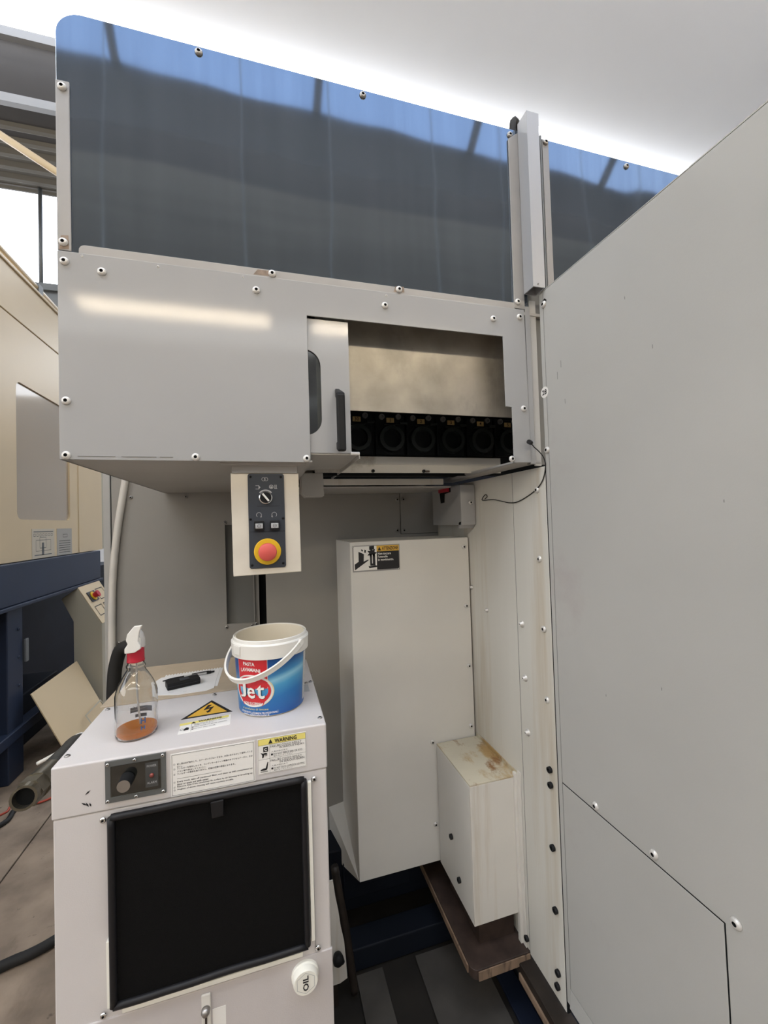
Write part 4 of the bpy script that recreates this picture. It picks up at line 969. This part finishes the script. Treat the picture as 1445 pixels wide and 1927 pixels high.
p.rect('yellow_header', 'print_yellow', .001, .040, .106, .051, .0002); p.poly('lettering', B, [(.025, .041), (.035, .041), (.030, .049)]); p.text('lettering', B, 'WARNING', .040, .0415, .050, .008, bold=.03)
p.rect('border', B, .026, .002, .0265, .040, .0003)
for z, tx, w_ in ((.033, 'ELECTRICAL SHOCK HAZARD.', .072), (.027, '感電の恐れあり', .040), (.019, 'TURN POWER OFF BEFORE SERVICING.', .070), (.009, 'DO NOT OPEN COVER.', .045)):
    p.text('lettering', B, tx, .032, z, w_, .0038)
p.rect('lettering', B, .0275, .019, .031, .0235); p.rect('lettering', B, .0275, .009, .031, .0135)
p.poly('pictogram', B, [(.011, .012), (.021, .012), (.022, .022), (.017, .026), (.012, .021)]); p.disc('pictogram', 'print_grey', .007, .019, .004, r_in=.003, n=14); p.done()
sl_ = MB(); sl_.prism([(.088, 1.14, CT), (.104, 1.14, CT), (.104, 1.19, CT), (.088, 1.19, CT)], (0, 0, .0005)); sl_ = sl_.build('small_label', 'print_grey', oc)
# oil filler cap
cp = MB().lathe([(.029, 0), (.029, .006), (.0265, .008), (.0265, .018), (.0245, .0215), (.018, .0215)], (.060, .944, -.977), 40, '-Y').build('oil_cap', 'cap_white', oc, auto=35)
p = Print(cp, (.060, .9225, -.977))
hx = [(.0215 * math.cos(math.pi / 6 + k * math.pi / 3), .0215 * math.sin(math.pi / 6 + k * math.pi / 3)) for k in range(6)]
for k in range(6):
    (a0, b0), (a1, b1) = hx[k], hx[(k + 1) % 6]
    p.poly('hex_edge', 'print_grey', [(a0, b0), (a1, b1), (a1 * .955, b1 * .955), (a0 * .955, b0 * .955)], .0004)
p.rect('cap_field', 'cap_white', -.0065, -.0155, .0065, .0165, .0006)
p.text('lettering', B, 'OIL', .0060, -.0150, .0310, .0122, rot=90, bold=.03, h=.0010); p.done()
# rusty latch and its tag
lt = MB().box(-.148, -.130, .940, .9445, -1.03, -.952, .003).build('latch_plate', 'stained_white', oc)
MB().lathe([(.0085, 0), (.0085, .006), (.005, .011), (0, .012)], (-.1395, .940, -.982), 20, '-Y').build('latch_screw', 'screw_steel', lt, smooth=True)
MB().box(-.1415, -.1375, .9393, .940, -1.03, -.990).build('rust_run', 'rust_brown', lt)
MB().box(-.1275, -.102, .9436, .944, -1.045, -.9895).build('blank_tag', 'print_white', oc)
screws(oc, [(.128, 1.30, -.488), (.128, 1.345, -.480)], (0, 0, 1), .005, 'dome', 'screw_steel')

# ================================================================== THINGS ON THE COOLER
cd = MB(); cd.prism([(-.412, 1.217, CT + .0004), (-.02, 1.221, CT + .0004), (-.02, 1.512, CT + .0004), (-.410, 1.512, CT + .0004)], (0, 0, .0035), .0006)
cd.build('cardboard_sheet', 'cardboard', None, label='flat brown cardboard sheet lying at the back of the cooler top', category='cardboard')
CB = CT + .004
# spiral notebook leaves
nb = thing('notepad', (-.235, 1.32, CB), 'white torn ring-bound note sheets lying on the cardboard', 'notepad')
sh = MB(); sh.prism([(-.292, 1.245, CB), (-.235, 1.229, CB), (-.165, 1.232, CB), (-.148, 1.245, CB), (-.148, 1.398, CB), (-.309, 1.384, CB), (-.318, 1.36, CB)], (0, 0, .0012)); sh.build('top_sheet', 'paper', nb)
sh = MB(); sh.prism([(-.285, 1.262, CB), (-.140, 1.258, CB), (-.139, 1.412, CB), (-.300, 1.398, CB)], (0, 0, .0006)); sh.build('lower_sheet', 'paper', nb)
for k in range(20):
    x = -.300 + k * .0079; y = 1.388 + k * .00070
    tt = MB(); tt.prism([(x, y - .004, CB + .0012), (x + .0042, y - .004, CB + .0012), (x + .0042, y + .010, CB + .0022), (x, y + .010, CB + .0022)], (0, 0, .0005)); tt.build('torn_tooth', 'paper', nb)
p = Print(nb, (0, 0, CB + .0012), (1, 0, 0), (0, 1, 0))
for k in range(5): p.rect('scribble', 'print_grey', -.21, 1.375 - .007 * k, -.21 + .05 - .005 * (k % 3), 1.3758 - .007 * k, .0002)
p.rect('scribble', 'print_grey', -.262, 1.250, -.250, 1.251, .0002); p.rect('scribble', 'print_grey', -.226, 1.244, -.217, 1.2452, .0002)
p.done()
# ball pen
pn = thing('ball_pen', (-.235, 1.335, CB + .0012), 'black and silver ball pen lying on the notepad', 'pen')
A = Vector((-.296, 1.338, CB + .0056)); Bv = Vector((-.160, 1.371, CB + .0056)); dv = (Bv - A).normalized()
def penseg(name, m, t0, t1, r0, r1): MB().cyl(A + (Bv - A) * t0, A + (Bv - A) * t1, r0, r1, 14).build(name, m, pn, auto=50)
penseg('tip', 'black_plastic', 0, .14, .0012, .0040); penseg('grip', 'black_plastic', .14, .40, .0042, .0044); penseg('barrel', 'pen_grey', .40, .84, .0040, .0040)
penseg('collar', 'black_plastic', .84, .93, .0043, .0043); penseg('plunger', 'black_plastic', .93, 1.0, .0025, .0025)
cl = MB(); cl.prism([A + (Bv - A) * .55 + Vector((0, 0, .0042)), A + (Bv - A) * .88 + Vector((0, 0, .0042)), A + (Bv - A) * .88 + Vector((.001, -.003, .0042)), A + (Bv - A) * .55 + Vector((.001, -.003, .0042))], (0, 0, .0015)); cl.build('clip', 'black_plastic', pn)
# small black battery box
bx = thing('black_case', (-.225, 1.285, CB + .0012), 'small black plastic case lying on the notepad in front of the pen', 'case')
o_ = Vector((-.268, 1.263, CB + .0013)); u1 = Vector((.080, .028, 0)); v1 = Vector((-.013, .036, 0))
mb = MB().prism([o_, o_ + u1, o_ + u1 + v1, o_ + v1], (0, 0, .0175), .0025); mb.build('body', 'black_plastic', bx)
s0 = o_ + u1 * .40 + v1 * .25 + Vector((0, 0, .0174)); mb = MB().prism([s0, s0 + u1 * .28, s0 + u1 * .28 + v1 * .5, s0 + v1 * .5], (0, 0, .0012), .0005); mb.build('button_plate', 'charcoal_plate', bx)
mb = MB(); mb.prism([o_ + Vector((0, 0, .0085)) - v1 * .004, o_ + u1 + Vector((0, 0, .0085)) - v1 * .004, o_ + u1 + Vector((0, 0, .0092)) - v1 * .004, o_ + Vector((0, 0, .0092)) - v1 * .004], v1 * .01); mb.build('seam', 'charcoal_plate', bx)

# white pail of hand paste
BX, BY = .0055, 1.100
bk_ = thing('plastic_pail', (BX, BY, CT), 'white plastic pail with a blue and red printed hand-cleaner sleeve', 'bucket')
ZB = CT + .0005
MB().lathe([(0, 0), (.075, 0), (.0785, .004), (.0865, .142), (.0865, .176), (.0835, .178), (.0830, .172), (.0745, .006), (0, .0055)], (BX, BY, ZB), 64).build('body', 'inner_plastic', bk_, auto=35)
MB().lathe([(.0868, .136), (.0930, .137), (.0945, .168), (.0920, .171), (.0900, .1715), (.0893, .1785), (.0878, .180), (.0866, .178), (.0866, .15)], (BX, BY, ZB), 64, closed=True).build('rim_band', 'white_plastic', bk_, auto=35)
def pail(a, b, h):   # a: arc length from the side facing the aisle, b: height on the sleeve
    r = .0785 + (b - .004) * (.0865 - .0785) / .138; ph = a / .083
    return Vector((BX + (r + h) * math.sin(ph), BY - (r + h) * math.cos(ph), ZB + b))
sv = bmesh.new(); n = 96; rows = [.003, .03, .06, .09, .12, .1365]
vv = [[sv.verts.new(pail(.083 * 2 * math.pi * k / n, b, .0006)) for k in range(n)] for b in rows]
for r0, r1 in zip(vv[:-1], vv[1:]):
    for k in range(n): sv.faces.new([r0[k], r0[(k + 1) % n], r1[(k + 1) % n], r1[k]])
m_ = MB(); m_.bm.free(); m_.bm = sv; slv = m_.build('printed_sleeve', 'bucket_print', bk_, smooth=True)
p = Print(slv, fn=lambda a, b, h: pail(a, b, h + .0006))
CXL = -.048
p.rect('red_field', 'print_white', CXL - .0395, .068, CXL + .0395, .1360, .0003, 14); p.rect('red_field_inner', 'print_red', CXL - .0385, .068, CXL + .0385, .1358, .0006, 14)
p.disc('oval_glow', 'paste_yellow', CXL + .0022, .062, .0512, .0009, rb=.0380, n=48); p.disc('oval_edge', 'print_white', CXL, .062, .0505, .0012, rb=.0380, n=48)
p.disc('oval', 'print_red', CXL, .0625, .0460, .0015, rb=.0340, n=48)
p.text('lettering', 'print_white', 'PASTA', CXL - .004, .1215, .030, .0085, align='C', bold=.03, h=.0018)
p.text('lettering', 'print_white', 'LAVAMANI', CXL - .002, .1085, .051, .0085, align='C', bold=.03, h=.0018, bend=-.003)
p.text('logo_shadow', 'print_black', 'J', CXL - .0350, .0435, .020, .033, bold=.015, h=.0017); p.text('logo', 'print_white', 'J', CXL - .0360, .0445, .020, .033, bold=.015, h=.0020)
p.text('logo_shadow', 'print_black', 'e', CXL - .0110, .0435, .021, .026, bold=.015, h=.0017); p.text('logo', 'print_white', 'e', CXL - .0120, .0445, .021, .026, bold=.015, h=.0020)
p.text('logo_shadow', 'print_black', 't', CXL + .0135, .0435, .019, .033, bold=.015, h=.0017); p.text('logo', 'print_white', 't', CXL + .0125, .0445, .019, .033, bold=.015, h=.0020)
p.poly('banner', 'print_red', [(CXL - .032, .0385), (CXL + .032, .0385), (CXL + .026, .0275), (CXL - .026, .0275)], .0017)
p.text('lettering', 'print_white', 'CON GLICERINA', CXL, .0300, .048, .0060, align='C', bold=.02, h=.0020)
p.text('lettering_yellow', 'print_yellow', 'al profumo di limone', CXL + .004, .0155, .070, .0062, align='C', h=.0014)
p.text('lettering', 'print_white', 'DETERGENTI LAVAMANI PROFESSIONALI', CXL + .012, .0083, .098, .0044, align='C', bold=.02, h=.0014)
p.frame('banner_line', 'print_grey', CXL + .002, .0072, CXL + .0625, .0138, .0003, .0010)
p.text('lettering', 'print_white', 'www.aldizioabrasivi.it', CXL + .006, -.0005 + .0035, .070, .0052, align='C', bold=.02, h=.0014)
p.rect('side_strip', 'print_white', .083 * 1.14, .012, .083 * 1.36, .130, .0003, 6)
for k in range(44): p.rect('side_text', 'print_grey', .083 * 1.15, .014 + .0026 * k, .083 * (1.15 + .2 * (0.5 + .5 * random.random())), .0152 + .0026 * k, .0006, 3)
p.done()
# snap tab and bail handle
tb = MB()
ph0 = -.95
tp = [(-.013, .144), (.013, .144), (.013, .166), (-.013, .166)]
def rimp(a, b, h):
    ph = ph0 + a / .094; return Vector((BX + (.0935 + h) * math.sin(ph), BY - (.0935 + h) * math.cos(ph), ZB + b))
F_ = [tb.bm.verts.new(rimp(a, b, .0035)) for a, b in ((-.011, .147), (.011, .147), (.013, .166), (-.013, .166))]; G_ = [tb.bm.verts.new(rimp(a, b, -.001)) for a, b in tp]
tb.bm.faces.new(F_)
for k in range(4): tb.bm.faces.new([F_[k], G_[k], G_[(k + 1) % 4], F_[(k + 1) % 4]])
bmesh.ops.recalc_face_normals(tb.bm, faces=tb.bm.faces[:]); tb.build('snap_tab', 'white_plastic', bk_)
ax = Vector((math.sin(math.radians(47)), -math.cos(math.radians(47)), 0)); pp = Vector((-math.cos(math.radians(47)), -math.sin(math.radians(47)), 0))
PC = Vector((BX, BY, -.287))
loop = [PC + ax * .0975 * math.cos(t) + (pp * .113 + Vector((0, 0, -.068))) * math.sin(t) for t in [math.pi * k / 36 for k in range(37)]]
hb = MB(); ringsH = []
for i, P in enumerate(loop):
    t = (loop[min(i + 1, 36)] - loop[max(i - 1, 0)]).normalized(); out = (P - PC).normalized(); dn = t.cross(out).normalized()
    ringsH.append([hb.bm.verts.new(P + out * a + dn * b) for a, b in ((-.0025, -.0065), (.0025, -.0065), (.0014, 0), (.0025, .0065), (-.0025, .0065))])
for A_, B_ in zip(ringsH[:-1], ringsH[1:]):
    for k in range(5): hb.bm.faces.new([A_[k], A_[(k + 1) % 5], B_[(k + 1) % 5], B_[k]])
hb.bm.faces.new(ringsH[0]); hb.bm.faces.new(list(reversed(ringsH[-1])))
bmesh.ops.recalc_face_normals(hb.bm, faces=hb.bm.faces[:])
hb.build('bail_handle', 'white_plastic', bk_, auto=30)
for sgn in (1, -1):
    MB().cyl(PC + ax * .088 * sgn, PC + ax * .1005 * sgn, .008, .007, 16).build('handle_lug', 'white_plastic', bk_, auto=40)

# clear spray bottle with a red collar and white trigger
SX, SY = -.283, 1.042
sb = thing('spray_bottle', (SX, SY, CT), 'clear spray bottle with red collar, white trigger and amber liquid', 'bottle')
ZB2 = CT + .0005
outp = [(0, 0), (.036, 0), (.0405, .003), (.0415, .009), (.0415, .088), (.0395, .098), (.034, .112), (.0255, .128), (.0195, .138), (.0175, .144), (.0192, .147), (.0192, .150), (.0165, .1525), (.0165, .168)]
inp = [(max(r - .0014, 0), h + (.0014 if h < .01 else 0)) for r, h in outp]
MB().lathe(outp + list(reversed(inp)), (SX, SY, ZB2), 48).build('bottle', 'bottle_clear', sb, smooth=True)
MB().lathe([(0, .0018), (.0345, .0018), (.0385, .0046), (.0397, .010), (.0397, .0155), (0, .0155)], (SX, SY, ZB2), 48).build('liquid', 'amber_liquid', sb, auto=40)
MB().lathe([(.0172, .158), (.0178, .160), (.0170, .163), (.0166, .1875), (.0150, .190), (.0100, .1905)], (SX, SY, ZB2), 32).build('collar', 'cap_red', sb, auto=30)
mb = MB().lathe([(.0150, .187), (.0160, .190), (.0150, .206), (.0110, .219), (.0060, .226), (0, .228)], (SX + .003, SY + .004, ZB2), 28); mb.build('shroud', 'trigger_clear', sb, smooth=True)
Z_ = lambda pts, y: [(SX + a, y, ZB2 + b) for a, b in pts]
lev = [(-.0165, .181), (-.0165, .191), (-.0100, .201), (-.0135, .209), (-.0108, .222), (.0025, .2385), (.0185, .2395), (.0125, .225), (.0100, .2045), (.0150, .196), (.0150, .1885), (.003, .1815)]
MB().prism(Z_(lev, SY - .021), (0, .008, 0), .0018).build('trigger', 'white_plastic', sb)
MB().prism(Z_([(-.013, .186), (.013, .186), (.013, .212), (-.010, .212)], SY - .0135), (0, .026, 0), .003).build('sprayer_body', 'white_plastic', sb)
MB().tube([(SX + .002, SY, ZB2 + .186), (SX + .001, SY, ZB2 + .10), (SX + .006, SY + .004, ZB2 + .018)], .0022, 8).build('dip_tube', 'trigger_clear', sb, smooth=True)
def bot(a, b, h):
    ph = a / .0417; r = .0417
    return Vector((SX + (r + h) * math.sin(ph), SY - (r + h) * math.cos(ph), ZB2 + b))
p = Print(sb, fn=lambda a, b, h: bot(a, b, h))
p.text('bottle_print', 'print_grey', '000', -.004, .071, .016, .0055, h=.0002)
p.rect('bottle_print', 'print_grey', -.034, .0665, .030, .0670, .0002, 12)
p.rect('bottle_print', 'print_grey', -.0345, .020, -.0340, .082, .0002)
p.text('bottle_print_blue', 'print_blue', 'H', .018, .034, .0095, .0125, h=.0002, bold=.02)
p.text('bottle_print_blue', 'print_blue', 'H', .018, .021, .0085, .0080, h=.0002, bold=.02)
p.done()
bb_ = Print(sb, fn=lambda a, b, h: bot(a + math.pi * .0417, b, h))
bb_.rect('rear_print', 'faded_blue', -.024, .031, .024, .043, .0002, 8); bb_.rect('rear_print', 'print_grey', -.010, .019, .014, .026, .0002, 4)
bb_.done()
